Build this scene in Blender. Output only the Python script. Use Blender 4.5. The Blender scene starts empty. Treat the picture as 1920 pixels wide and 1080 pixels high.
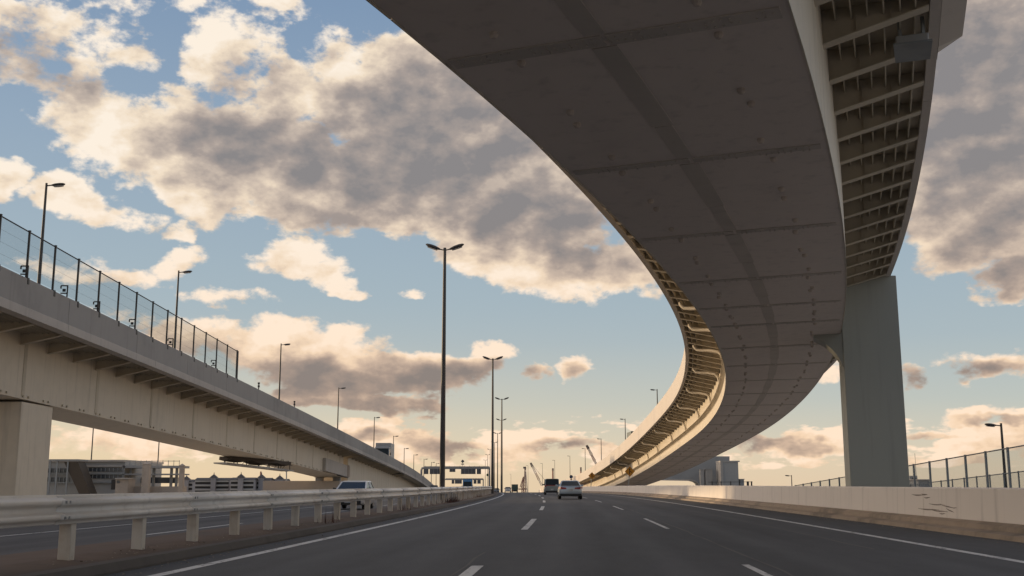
import bpy, bmesh, math, random
import numpy as np
from mathutils import Vector, Matrix
R = math.radians
random.seed(7)
SC = bpy.context.scene
COL = SC.collection

# ------------------------------------------------------------------ camera
FPX, HY, CH = 2060.0, 908.0, 1.13          # focal length in pixels, horizon row, eye height
PITCH = math.atan((HY - 540) / FPX)
cam = bpy.data.cameras.new('camera'); cam_o = bpy.data.objects.new('camera', cam); COL.objects.link(cam_o)
cam.sensor_width = 36.0; cam.lens = FPX / 1920 * 36.0
cam.clip_start = 0.1; cam.clip_end = 20000
cam_o.location = (0, 0, CH); cam_o.rotation_euler = (math.pi / 2 + PITCH, 0, 0)
SC.camera = cam_o
_c, _s = math.cos(PITCH), math.sin(PITCH)
def ray(px, py):
    u = (px - 960) / FPX; v = (540 - py) / FPX
    return Vector((u, _c - v * _s, _s + v * _c))
def at(px, py, Y):
    d = ray(px, py); return d * (Y / d.y) + Vector((0, 0, CH))

# ------------------------------------------------------------------ view, sun
SC.view_settings.view_transform = 'Standard'; SC.view_settings.look = 'None'
SC.view_settings.exposure = 0.12; SC.view_settings.gamma = 1.0
SUN_AZ, SUN_EL = -68.0, 4.0                # degrees: azimuth from +Y towards +X, elevation
sd = Vector((math.sin(R(SUN_AZ)) * math.cos(R(SUN_EL)), math.cos(R(SUN_AZ)) * math.cos(R(SUN_EL)), math.sin(R(SUN_EL))))
sun = bpy.data.lights.new('sun', 'SUN'); sun.energy = 2.8; sun.angle = R(2.0); sun.color = (1.0, 0.72, 0.42)
sun_o = bpy.data.objects.new('sun', sun); COL.objects.link(sun_o)
sun_o.rotation_euler = sd.to_track_quat('Z', 'Y').to_euler()

# ------------------------------------------------------------------ node expressions
class X:
    tree = None
    def __init__(s, sock): s.k = sock
    @staticmethod
    def op(kind, *a, clamp=False):
        n = X.tree.nodes.new('ShaderNodeMath'); n.operation = kind; n.use_clamp = clamp
        for i, v in enumerate(a):
            if isinstance(v, X): X.tree.links.new(v.k, n.inputs[i])
            else: n.inputs[i].default_value = v
        return X(n.outputs[0])
    def __add__(s, o): return X.op('ADD', s, o)
    __radd__ = __add__
    def __sub__(s, o): return X.op('SUBTRACT', s, o)
    def __rsub__(s, o): return X.op('SUBTRACT', o, s)
    def __mul__(s, o): return X.op('MULTIPLY', s, o)
    __rmul__ = __mul__
    def __truediv__(s, o): return X.op('DIVIDE', s, o)
    def mx(s, o): return X.op('MAXIMUM', s, o)
    def mn(s, o): return X.op('MINIMUM', s, o)
def smooth(v, a, b, lo=0.0, hi=1.0):
    n = X.tree.nodes.new('ShaderNodeMapRange'); n.interpolation_type = 'SMOOTHSTEP'
    X.tree.links.new(v.k, n.inputs[0])
    for i, q in enumerate((a, b, lo, hi)): n.inputs[i + 1].default_value = q
    return X(n.outputs[0])
def noise3(vec, scale, detail=6, rough=0.55, color=False, lac=2.0):
    n = X.tree.nodes.new('ShaderNodeTexNoise'); n.inputs['Scale'].default_value = scale
    n.inputs['Detail'].default_value = detail; n.inputs['Roughness'].default_value = rough; n.inputs['Lacunarity'].default_value = lac
    X.tree.links.new(vec, n.inputs['Vector'])
    return n.outputs['Color'] if color else X(n.outputs[0])
def comb(x, y, z=0.0):
    n = X.tree.nodes.new('ShaderNodeCombineXYZ')
    for i, v in enumerate((x, y, z)):
        if isinstance(v, X): X.tree.links.new(v.k, n.inputs[i])
        else: n.inputs[i].default_value = v
    return n.outputs[0]
def sep(sock):
    n = X.tree.nodes.new('ShaderNodeSeparateXYZ'); X.tree.links.new(sock, n.inputs[0]); return [X(o) for o in n.outputs]
def mixc(fac, a, b, mode='MIX'):
    n = X.tree.nodes.new('ShaderNodeMix'); n.data_type = 'RGBA'; n.blend_type = mode
    for key, v in ((0, fac), (6, a), (7, b)):
        if isinstance(v, X): X.tree.links.new(v.k, n.inputs[key])
        elif isinstance(v, bpy.types.NodeSocket): X.tree.links.new(v, n.inputs[key])
        elif key == 0: n.inputs[0].default_value = v
        else: n.inputs[key].default_value = (*v, 1) if len(v) == 3 else v
    return n.outputs[2]

# ------------------------------------------------------------------ sky
STR = 0.1
def build_world():
    w = bpy.data.worlds.new('World'); SC.world = w; w.use_nodes = True
    t = w.node_tree; t.nodes.clear(); X.tree = t
    out = t.nodes.new('ShaderNodeOutputWorld'); bg = t.nodes.new('ShaderNodeBackground')
    bg.inputs['Strength'].default_value = STR; t.links.new(bg.outputs[0], out.inputs[0])
    sky = t.nodes.new('ShaderNodeTexSky'); sky.sky_type = 'NISHITA'; sky.sun_disc = False
    sky.sun_elevation = R(SUN_EL); sky.sun_rotation = R(SUN_AZ); sky.air_density = 1.0; sky.dust_density = 1.5; sky.ozone_density = 1.0
    tc = t.nodes.new('ShaderNodeTexCoord'); d = tc.outputs['Generated']
    dx, dy, dz = sep(d)
    az = X.op('ARCTAN2', dx, dy); el = X.op('ARCSINE', dz)
    # broad colours of the evening sky, laid out by elevation and by angle from the sun
    ramp = t.nodes.new('ShaderNodeValToRGB'); cr = ramp.color_ramp
    stops = [(0.0, (0.72, 0.57, 0.41)), (0.02, (0.70, 0.59, 0.44)), (0.045, (0.60, 0.575, 0.48)), (0.08, (0.48, 0.525, 0.50)), (0.14, (0.385, 0.465, 0.505)), (0.21, (0.345, 0.435, 0.50)), (0.33, (0.28, 0.375, 0.485)), (0.47, (0.205, 0.30, 0.44)), (0.75, (0.12, 0.20, 0.35)), (1.0, (0.08, 0.15, 0.30))]
    cr.elements[0].position, cr.elements[1].position = 0.0, 1.0
    cr.elements[0].color = (*stops[0][1], 1); cr.elements[1].color = (*stops[-1][1], 1)
    for p, c in stops[1:-1]:
        e = cr.elements.new(p); e.color = (*c, 1)
    t.links.new((el.mx(0.0) / 0.9).k, ramp.inputs[0])
    sunward = smooth(X.op('COSINE', az - R(SUN_AZ)), -0.3, 1.0)
    warm = sunward * smooth(el, 0.17, 0.0)
    grad = mixc(warm * 0.5, ramp.outputs[0], (0.90, 0.66, 0.36))
    glow = smooth(X.op('COSINE', az - R(SUN_AZ - 14)), 0.60, 0.95) * smooth(el, 1.15, 0.15)   # unseen western sky, brightened to light surfaces facing left
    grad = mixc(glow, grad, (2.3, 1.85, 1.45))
    grad10 = mixc(1.0, grad, (1 / STR,) * 3, 'MULTIPLY')
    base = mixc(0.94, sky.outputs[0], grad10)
    # clouds: soft ellipses in azimuth and elevation broken up by fractal noise
    def ae(px, py):
        v = ray(px, py).normalized(); return math.atan2(v.x, v.y), math.asin(v.z)
    blobs = [  # px, py, rx, ry, tilt(deg, image clockwise), weight
        (430, 105, 105, 80, -20, .8), (265, 255, 190, 75, 12, .85), (125, 232, 95, 32, 10, .5), (500, 300, 290, 105, 14, 1.5), (790, 250, 250, 175, 25, 1.6),
        (730, 372, 310, 72, 14, 1.3), (960, 430, 260, 105, 18, 1.4), (1130, 495, 150, 60, 20, 1.0), (980, 300, 170, 130, 30, 1.5), (720, 110, 75, 65, 0, .55),
        (560, 180, 110, 70, 10, .85), (340, 340, 120, 60, 20, .8), (900, 490, 80, 30, 10, .6),
        (40, 70, 120, 85, 20, .7), (225, 65, 75, 42, 15, .5), (95, 150, 90, 26, 0, .35), (500, 8, 60, 22, 0, .45), (230, 5, 60, 18, 0, .35), (350, 5, 60, 16, 0, .35),
        (170, 375, 85, 38, 12, .7), (240, 400, 65, 30, 10, .6), (322, 432, 34, 18, 0, .5), (18, 330, 36, 46, 0, .7),
        (555, 490, 84, 38, 0, .8), (610, 532, 48, 22, 10, .65), (330, 497, 55, 28, -20, .6), (255, 518, 85, 18, 0, .5), (130, 508, 75, 28, 0, .55), (425, 562, 88, 24, 5, .75),
        (600, 680, 180, 62, 8, 1.25), (520, 632, 80, 38, 0, .85), (660, 645, 90, 42, 5, .8), (770, 700, 140, 42, 8, 1.3), (660, 752, 180, 24, 4, 1.1), (385, 640, 80, 40, 0, .7), (880, 690, 70, 26, 0, .9), (925, 662, 45, 22, 0, .5), (240, 600, 60, 22, 0, .4),
        (1012, 702, 28, 20, 0, .6), (1075, 695, 28, 20, 0, .5), (760, 548, 14, 8, 0, .3),
        (840, 832, 70, 26, 0, .9), (690, 818, 60, 18, 0, .7), (1040, 832, 100, 17, -4, .6), (985, 852, 60, 16, 0, .4), (215, 830, 130, 34, 0, .7), (330, 800, 60, 14, 0, .3), (760, 772, 60, 14, 0, .7),
        (1495, 832, 120, 20, 0, .9), (1420, 822, 60, 14, 0, .6), (1300, 840, 60, 12, 0, .4), (1545, 815, 40, 12, 0, .5), (930, 885, 120, 16, 0, .35), (1030, 885, 90, 14, 0, .3),
        (1850, 680, 75, 30, 4, .75), (1875, 778, 70, 13, 0, .6), (1745, 812, 55, 8, 0, .5), (1712, 694, 36, 24, 10, .8), (1570, 695, 30, 20, 0, .4),
        (1870, 130, 260, 290, 0, 1.7), (1900, 400, 190, 110, 0, 1.4), (1750, 360, 110, 90, 0, 1.0), (1900, 505, 60, 50, 0, .9), (1770, 470, 40, 20, 0, .3), (1500, 200, 250, 300, 0, 1.2),
    ]
    shades = [  # where the clouds are deep enough to go grey
        (470, 275, 170, 50, 10, .9), (640, 310, 230, 65, 12, 1.0), (820, 285, 210, 85, 22, .95), (930, 380, 230, 60, 18, 1.0), (800, 170, 90, 60, 30, .55), (1080, 455, 130, 45, 22, .6), (900, 220, 130, 90, 30, .8), (430, 175, 90, 35, -10, .3), (560, 395, 170, 22, 12, .3),
        (60, 120, 90, 40, 20, .45), (30, 90, 50, 40, 0, .35), (600, 705, 150, 36, 5, .95), (790, 712, 130, 30, 6, 1.0), (660, 755, 170, 18, 4, .9), (890, 698, 60, 18, 0, .8), (850, 838, 55, 22, 0, .9), (690, 830, 40, 10, 0, .6), (1070, 828, 50, 10, 0, .6),
        (1012, 706, 24, 14, 0, .8), (1080, 702, 14, 8, 0, .4), (1490, 828, 60, 13, 0, .9), (1420, 826, 60, 12, 0, .8), (1840, 694, 60, 12, 0, .8), (1712, 698, 34, 18, 10, .9), (1885, 786, 60, 6, 0, .6), (1745, 815, 40, 5, 0, .5),
        (1860, 240, 200, 110, 0, 1.0), (1880, 90, 170, 90, 0, .8), (1860, 410, 160, 60, 0, .55), (1900, 520, 50, 30, 0, .9), (250, 615, 60, 14, 0, .3), (380, 655, 60, 18, 0, .4)]
    # the cloud density is a node group, evaluated here and again a step towards the sun
    g = bpy.data.node_groups.new('cloud_density', 'ShaderNodeTree'); X.tree = g
    for nm in ('az', 'el', 'far'): g.interface.new_socket(nm, in_out='INPUT', socket_type='NodeSocketFloat')
    for nm in ('density', 'coarse', 'puff', 'shade'): g.interface.new_socket(nm, in_out='OUTPUT', socket_type='NodeSocketFloat')
    gi = g.nodes.new('NodeGroupInput'); go = g.nodes.new('NodeGroupOutput')
    azs, els, far = (X(o) for o in gi.outputs[:3])
    v0 = comb(azs, els * 1.55, 0.37)
    wx, wy, wz = sep(noise3(v0, 9.0, 2, 0.5, color=True))
    ux, uy, uz = sep(noise3(v0, 30.0, 3, 0.55, color=True))
    a2 = azs + (wx - 0.5) * 0.052 + (ux - 0.5) * 0.034; e2 = els + (wy - 0.5) * 0.032 + (uy - 0.5) * 0.026
    def field(lst, grow, k):
        tot = None
        for px, py, rx, ry, tilt, wt in lst:
            a0, e0 = ae(px, py); cs, sn = math.cos(R(tilt)), math.sin(R(tilt))
            rx_, ry_ = rx * grow / FPX, ry * grow / FPX
            da = a2 - a0; de = e0 - e2
            p = da * (cs / rx_) + de * (sn / rx_); q = de * (cs / ry_) - da * (sn / ry_)
            b = (1.0 - (p * p + q * q)) * wt
            tot = b if tot is None else X.op('SMOOTH_MAX', tot, b, k)
        return tot
    tot = field(blobs, 1.08, 0.14); shd = field(shades, 1.35, 0.3)
    inside = smooth(X.op('ABSOLUTE', azs), 0.62, 0.46) * smooth(els, 0.50, 0.44)
    tot = tot.mx((far - 0.47) * 4.0 - inside * 4.0)
    # bank of small clouds low along the horizon
    nl = noise3(comb(azs, els * 3.0, 5.1), 15.0, 4, 0.55); band = smooth(els, 0.075, 0.055) * smooth(els, 0.004, 0.016)
    tot = tot.mx((nl - 0.475) * 7.0 * band - (1.0 - band) * 2.0)
    n1 = noise3(v0, 17.0, 9, 0.57); ns = noise3(v0, 20.0, 5, 0.55); nf = noise3(v0, 64.0, 5, 0.62)
    dens = tot.mx(-1.6) + (n1 - 0.5) * 2.9 + (nf - 0.5) * 1.0
    n2 = tot.mx(-1.2).mn(1.2) * 0.6 + (ns - 0.5) * 4.2
    for i, v in enumerate((dens, n1, n2, shd.mx(-0.6))): g.links.new(v.k, go.inputs[i])
    X.tree = t
    far = noise3(comb(dx / (dz.mx(0.02) + 0.25), dy / (dz.mx(0.02) + 0.25), 0.0), 2.6, 5, 0.55)
    def density(a_, e_):
        n = t.nodes.new('ShaderNodeGroup'); n.node_tree = g
        for i, v in enumerate((a_, e_, far)): t.links.new(v.k, n.inputs[i])
        return [X(o) for o in n.outputs]
    D, n1, puff, shd = density(az, el)
    _d, _a, puff_s, _c2 = density(az - 0.013, el + 0.010)
    cover = smooth(D, 0.0, 0.50) * smooth(el, -0.01, 0.02)
    lit = X.op('MULTIPLY_ADD', puff - puff_s, 0.55, 0.5, clamp=True)
    low = smooth(el, 0.30, 0.04)
    elsewhere = smooth(X.op('ABSOLUTE', az), 0.46, 0.62)
    sh = smooth(shd + (n1 - 0.5) * 0.7, -0.70, 1.15) * 0.76 + smooth(D, 0.1, 1.9) * 0.22 - (lit - 0.5) * 0.62 - (n1 - 0.5) * 0.55 + elsewhere * 0.2 + 0.03
    ramp2 = t.nodes.new('ShaderNodeValToRGB'); r2 = ramp2.color_ramp; r2.elements[0].position, r2.elements[1].position = 0.0, 1.0
    r2.elements[0].color = (0.93, 0.82, 0.69, 1); r2.elements[1].color = (0.235, 0.22, 0.22, 1)
    for p, c in ((0.22, (0.83, 0.69, 0.53)), (0.45, (0.58, 0.48, 0.395)), (0.72, (0.36, 0.305, 0.275))):
        e = r2.elements.new(p); e.color = (*c, 1)
    t.links.new(sh.k, ramp2.inputs[0])
    ccol = mixc(low, ramp2.outputs[0], mixc(1.0, ramp2.outputs[0], (1.03, 0.90, 0.80), 'MULTIPLY'))
    behind = smooth(X.op('COSINE', az - R(180)), 0.25, 0.85)   # unseen clouds behind, darkened to dim faces turned to the camera
    ccol = mixc(behind * 0.85, ccol, (0.15, 0.155, 0.165))
    back = smooth(X.op('COSINE', az - R(76)), 0.62, 0.95)   # unseen sunlit eastern clouds, brightened to light faces turned right
    ccol = mixc(back * 0.8, ccol, (0.92, 0.84, 0.77))
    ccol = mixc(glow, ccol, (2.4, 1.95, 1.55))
    ccol10 = mixc(1.0, ccol, (1 / STR,) * 3, 'MULTIPLY')
    final = mixc(cover * 0.96, base, ccol10)
    t.links.new(final, bg.inputs['Color'])
build_world()

# ------------------------------------------------------------------ materials
def mat(name, base, rough=0.7, scale=3.0, amt=0.25, tint=None, metal=0.0, streak=0.0, bump=0.0, spec=0.5):
    m = bpy.data.materials.new(name); m.use_nodes = True; t = m.node_tree; X.tree = t
    b = t.nodes['Principled BSDF']; b.inputs['Roughness'].default_value = rough; b.inputs['Metallic'].default_value = metal
    b.inputs['Specular IOR Level'].default_value = spec
    tc = t.nodes.new('ShaderNodeTexCoord'); o = tc.outputs['Object']
    n = noise3(o, scale, 5, 0.6); n2 = noise3(o, scale * 0.13, 3, 0.5)
    k = 1.0 + (n - 0.5) * amt * 1.4 + (n2 - 0.5) * amt * 1.6
    if streak:
        x, y, z = sep(o); sn = noise3(comb(x * 2.2, y * 2.2, z * 0.12), 1.3, 4, 0.6)
        k = k - smooth(sn, 0.52, 0.75) * streak
    tintc = tint or tuple(c * 0.72 for c in base)
    col = mixc(smooth(n2 + (n - 0.5) * 0.5, 0.42, 0.72), base, tintc) if amt else None
    col = mixc(1.0, col if col else base, comb(k, k, k), 'MULTIPLY')
    t.links.new(col, b.inputs['Base Color'])
    if bump:
        bn = t.nodes.new('ShaderNodeBump'); bn.inputs['Strength'].default_value = bump; bn.inputs['Distance'].default_value = 0.02
        t.links.new(n.k, bn.inputs['Height']); t.links.new(bn.outputs[0], b.inputs['Normal'])
    return m
def asphalt(name, base, lanes):
    m = bpy.data.materials.new(name); m.use_nodes = True; t = m.node_tree; X.tree = t
    b = t.nodes['Principled BSDF']; b.inputs['Roughness'].default_value = 0.82; b.inputs['Specular IOR Level'].default_value = 0.3
    uv = t.nodes.new('ShaderNodeTexCoord').outputs['UV']; u, v, _ = sep(uv)
    grain = noise3(comb(u, v, 0.0), 28.0, 4, 0.7); patch = noise3(comb(u * 0.55, v * 0.06, 3.0), 1.0, 5, 0.6)
    mid = noise3(comb(u * 1.2, v * 0.35, 1.0), 1.6, 5, 0.65)
    k = 1.0 + (grain - 0.5) * 1.1 + (patch - 0.5) * 0.9 + (mid - 0.5) * 0.5
    for c in lanes:                                   # worn wheel tracks either side of each lane's centre, an oil drip between them
        for o_, w_, a_ in ((-0.85, 0.45, 0.15), (0.85, 0.45, 0.15), (0.0, 0.35, -0.13)):
            k = k + smooth(X.op('ABSOLUTE', u + (patch - 0.5) * 0.3 - (c + o_)), w_, 0.0) * a_
    # tar sealed seam along the lane joints
    col = mixc(1.0, base, comb(k, k, k), 'MULTIPLY')
    t.links.new(col, b.inputs['Base Color'])
    bn = t.nodes.new('ShaderNodeBump'); bn.inputs['Strength'].default_value = 0.35; bn.inputs['Distance'].default_value = 0.01
    t.links.new(grain.k, bn.inputs['Height']); t.links.new(bn.outputs[0], b.inputs['Normal'])
    return m
M = {}
M['cream'] = mat('cream_steel_paint', (0.63, 0.565, 0.465), 0.55, 1.5, 0.18, (0.57, 0.505, 0.41), streak=0.20)
M['soffit'] = mat('soffit_paint', (0.71, 0.63, 0.57), 0.6, 0.9, 0.22, (0.63, 0.555, 0.50), streak=0.14)
M['splice'] = mat('splice_plate_paint', (0.58, 0.52, 0.46), 0.65, 1.4, 0.5, (0.40, 0.365, 0.325))
M['lug'] = mat('lug_paint', (0.60, 0.52, 0.45), 0.65, 3.0, 0.3)
M['rib'] = mat('rib_paint', (0.54, 0.48, 0.38), 0.6, 2.0, 0.2)
M['fascia'] = mat('parapet_panel_paint', (0.56, 0.51, 0.46), 0.55, 0.8, 0.12, (0.52, 0.47, 0.42), streak=0.10)
M['parapet_grey'] = mat('parapet_concrete', (0.34, 0.325, 0.31), 0.75, 0.9, 0.16, streak=0.12)
M['fascia_pale'] = mat('edge_beam_concrete', (0.50, 0.46, 0.42), 0.75, 0.9, 0.18, streak=0.16)
M['seam'] = mat('joint_sealant', (0.10, 0.095, 0.09), 0.8, 2.0, 0.2)
M['scuff'] = mat('tyre_rubber_smear', (0.20, 0.17, 0.145), 0.8, 14.0, 0.6, (0.34, 0.29, 0.25))
M['pier'] = mat('pier_paint', (0.33, 0.33, 0.29), 0.6, 0.6, 0.12, (0.30, 0.30, 0.26), streak=0.09)
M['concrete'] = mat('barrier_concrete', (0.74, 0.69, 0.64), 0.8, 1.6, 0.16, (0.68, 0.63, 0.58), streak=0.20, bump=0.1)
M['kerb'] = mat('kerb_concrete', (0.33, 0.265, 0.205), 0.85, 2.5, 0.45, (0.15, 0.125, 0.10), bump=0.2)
M['kerb_dark'] = mat('dirty_kerb', (0.115, 0.10, 0.088), 0.9, 2.5, 0.5, (0.07, 0.062, 0.055), bump=0.2)
M['soil'] = mat('median_soil', (0.115, 0.080, 0.062), 0.95, 2.2, 0.7, (0.065, 0.05, 0.042), bump=0.8)
M['ground'] = mat('ground_concrete', (0.42, 0.385, 0.34), 0.95, 0.15, 0.5)
M['road'] = asphalt('asphalt', (0.073, 0.075, 0.080), (-3.2, 0.45, 4.35))
M['road_opp'] = asphalt('asphalt_far_side', (0.085, 0.085, 0.088), (-10.2, -13.8, -17.3))
def worn_paint():
    m = mat('road_paint', (0.60, 0.60, 0.59), 0.7, 6.0, 0.4, (0.42, 0.42, 0.42)); t = m.node_tree; X.tree = t
    o = t.nodes.new('ShaderNodeTexCoord').outputs['Object']; x, y, z = sep(o)
    w = noise3(comb(x, y * 0.5, 0.0), 9.0, 6, 0.7) + (noise3(o, 0.7, 3, 0.5) - 0.5) * 0.35
    b = t.nodes['Principled BSDF']; src = b.inputs['Base Color'].links[0].from_socket
    t.links.new(mixc(smooth(w, 0.54, 0.64), src, (0.12, 0.12, 0.12)), b.inputs['Base Color']); return m
M['white'] = worn_paint()
M['rail'] = mat('white_rail_paint', (0.78, 0.76, 0.74), 0.38, 1.5, 0.16, (0.64, 0.595, 0.545), streak=0.26)
M['post'] = mat('rail_post_paint', (0.62, 0.575, 0.51), 0.5, 4.0, 0.35, (0.40, 0.34, 0.27), streak=0.25)
M['dark'] = mat('dark_metal', (0.045, 0.042, 0.040), 0.5, 4.0, 0.2, metal=0.3)
M['lamp'] = mat('lamp_pole_paint', (0.060, 0.056, 0.054), 0.5, 4.0, 0.2)
M['lens'] = mat('lamp_lens', (0.36, 0.36, 0.36), 0.3, 4.0, 0.1)
M['galv'] = mat('galvanised_steel', (0.30, 0.32, 0.33), 0.45, 3.0, 0.2, metal=0.4)
M['tyre'] = mat('tyre_rubber', (0.018, 0.018, 0.018), 0.85, 8.0, 0.2)
M['rim'] = mat('alloy_rim', (0.35, 0.35, 0.36), 0.35, 5.0, 0.1, metal=0.8)
M['glass_dark'] = mat('car_glass', (0.012, 0.016, 0.018), 0.10, 1.0, 0.0, spec=0.35)
M['plastic'] = mat('black_plastic', (0.020, 0.020, 0.021), 0.6, 4.0, 0.1)
M['plate'] = mat('number_plate', (0.55, 0.56, 0.54), 0.5, 4.0, 0.05)
M['cabin'] = mat('pale_seat_fabric', (0.30, 0.28, 0.24), 0.9, 4.0, 0.1)
def paint(name, c, rough=0.28, metal=0.0):
    m = mat(name, c, rough, 2.0, 0.06, tuple(q * 0.95 for q in c), metal=metal)
    b = m.node_tree.nodes['Principled BSDF']; b.inputs['Coat Weight'].default_value = 0.6; b.inputs['Coat Roughness'].default_value = 0.08
    return m
M['silver'] = paint('silver_blue_paint', (0.52, 0.58, 0.62), 0.3, 0.35)
M['vanpaint'] = paint('grey_green_paint', (0.30, 0.325, 0.32), 0.35, 0.2)
M['whitecar'] = paint('white_car_paint', (0.72, 0.71, 0.69))
M['green'] = paint('dark_green_paint', (0.035, 0.075, 0.06), 0.45)
M['blue'] = paint('blue_truck_paint', (0.035, 0.17, 0.34), 0.4)
M['black'] = paint('black_car_paint', (0.02, 0.02, 0.022))
M['boxgrey'] = mat('truck_box_panel', (0.36, 0.36, 0.36), 0.5, 2.0, 0.15)
M['redlamp'] = mat('red_lamp_lens', (0.30, 0.028, 0.035), 0.25, 4.0, 0.05)
M['yellow'] = mat('yellow_sign_sheet', (0.62, 0.27, 0.02), 0.5, 3.0, 0.12)
M['signblack'] = mat('sign_black', (0.015, 0.014, 0.013), 0.6, 4.0, 0.05)
M['signback'] = mat('sign_back_grey', (0.115, 0.115, 0.12), 0.6, 2.0, 0.2)
M['bluesign'] = mat('blue_sign_sheet', (0.030, 0.055, 0.12), 0.5, 3.0, 0.1)
M['greensign'] = mat('green_sign_sheet', (0.02, 0.09, 0.05), 0.5, 3.0, 0.1)
M['bldgrey'] = mat('grey_cladding', (0.37, 0.37, 0.36), 0.75, 0.5, 0.14)
M['bldpale'] = mat('pale_cladding', (0.42, 0.40, 0.37), 0.75, 0.5, 0.16, streak=0.1)
M['blddark'] = mat('dark_recess', (0.045, 0.042, 0.04), 0.8, 1.0, 0.3)
M['bldglass'] = mat('window_glass', (0.09, 0.10, 0.11), 0.12, 1.0, 0.1)
M['bldflat'] = mat('apartment_render', (0.36, 0.34, 0.345), 0.85, 0.2, 0.15)
M['bldroof'] = mat('apartment_roof', (0.10, 0.095, 0.10), 0.8, 0.2, 0.15)
M['brown'] = mat('brown_stair_steel', (0.085, 0.065, 0.045), 0.7, 1.0, 0.25)
M['stone'] = mat('pale_stone', (0.46, 0.40, 0.34), 0.85, 1.5, 0.15)
M['red'] = mat('red_crane_paint', (0.32, 0.15, 0.12), 0.6, 0.2, 0.15)
M['cranewhite'] = mat('white_crane_paint', (0.60, 0.52, 0.46), 0.6, 0.2, 0.15)
M['cranedark'] = mat('dark_crane_steel', (0.17, 0.13, 0.12), 0.6, 0.2, 0.15)
M['net'] = mat('brown_netting', (0.085, 0.070, 0.058), 0.9, 1.5, 0.4)
M['drygrass'] = mat('dry_weed', (0.085, 0.042, 0.034), 0.9, 6.0, 0.5)
def acrylic():
    m = bpy.data.materials.new('wire_mesh_panel'); m.use_nodes = True; t = m.node_tree; t.nodes.clear()
    o = t.nodes.new('ShaderNodeOutputMaterial'); mx = t.nodes.new('ShaderNodeMixShader'); tr = t.nodes.new('ShaderNodeBsdfTransparent'); df = t.nodes.new('ShaderNodeBsdfDiffuse')
    tr.inputs[0].default_value = (0.96, 0.975, 0.98, 1); df.inputs[0].default_value = (0.10, 0.105, 0.11, 1); mx.inputs[0].default_value = 0.11
    t.links.new(tr.outputs[0], mx.inputs[1]); t.links.new(df.outputs[0], mx.inputs[2]); t.links.new(mx.outputs[0], o.inputs[0])
    return m
M['panel'] = acrylic()

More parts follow.
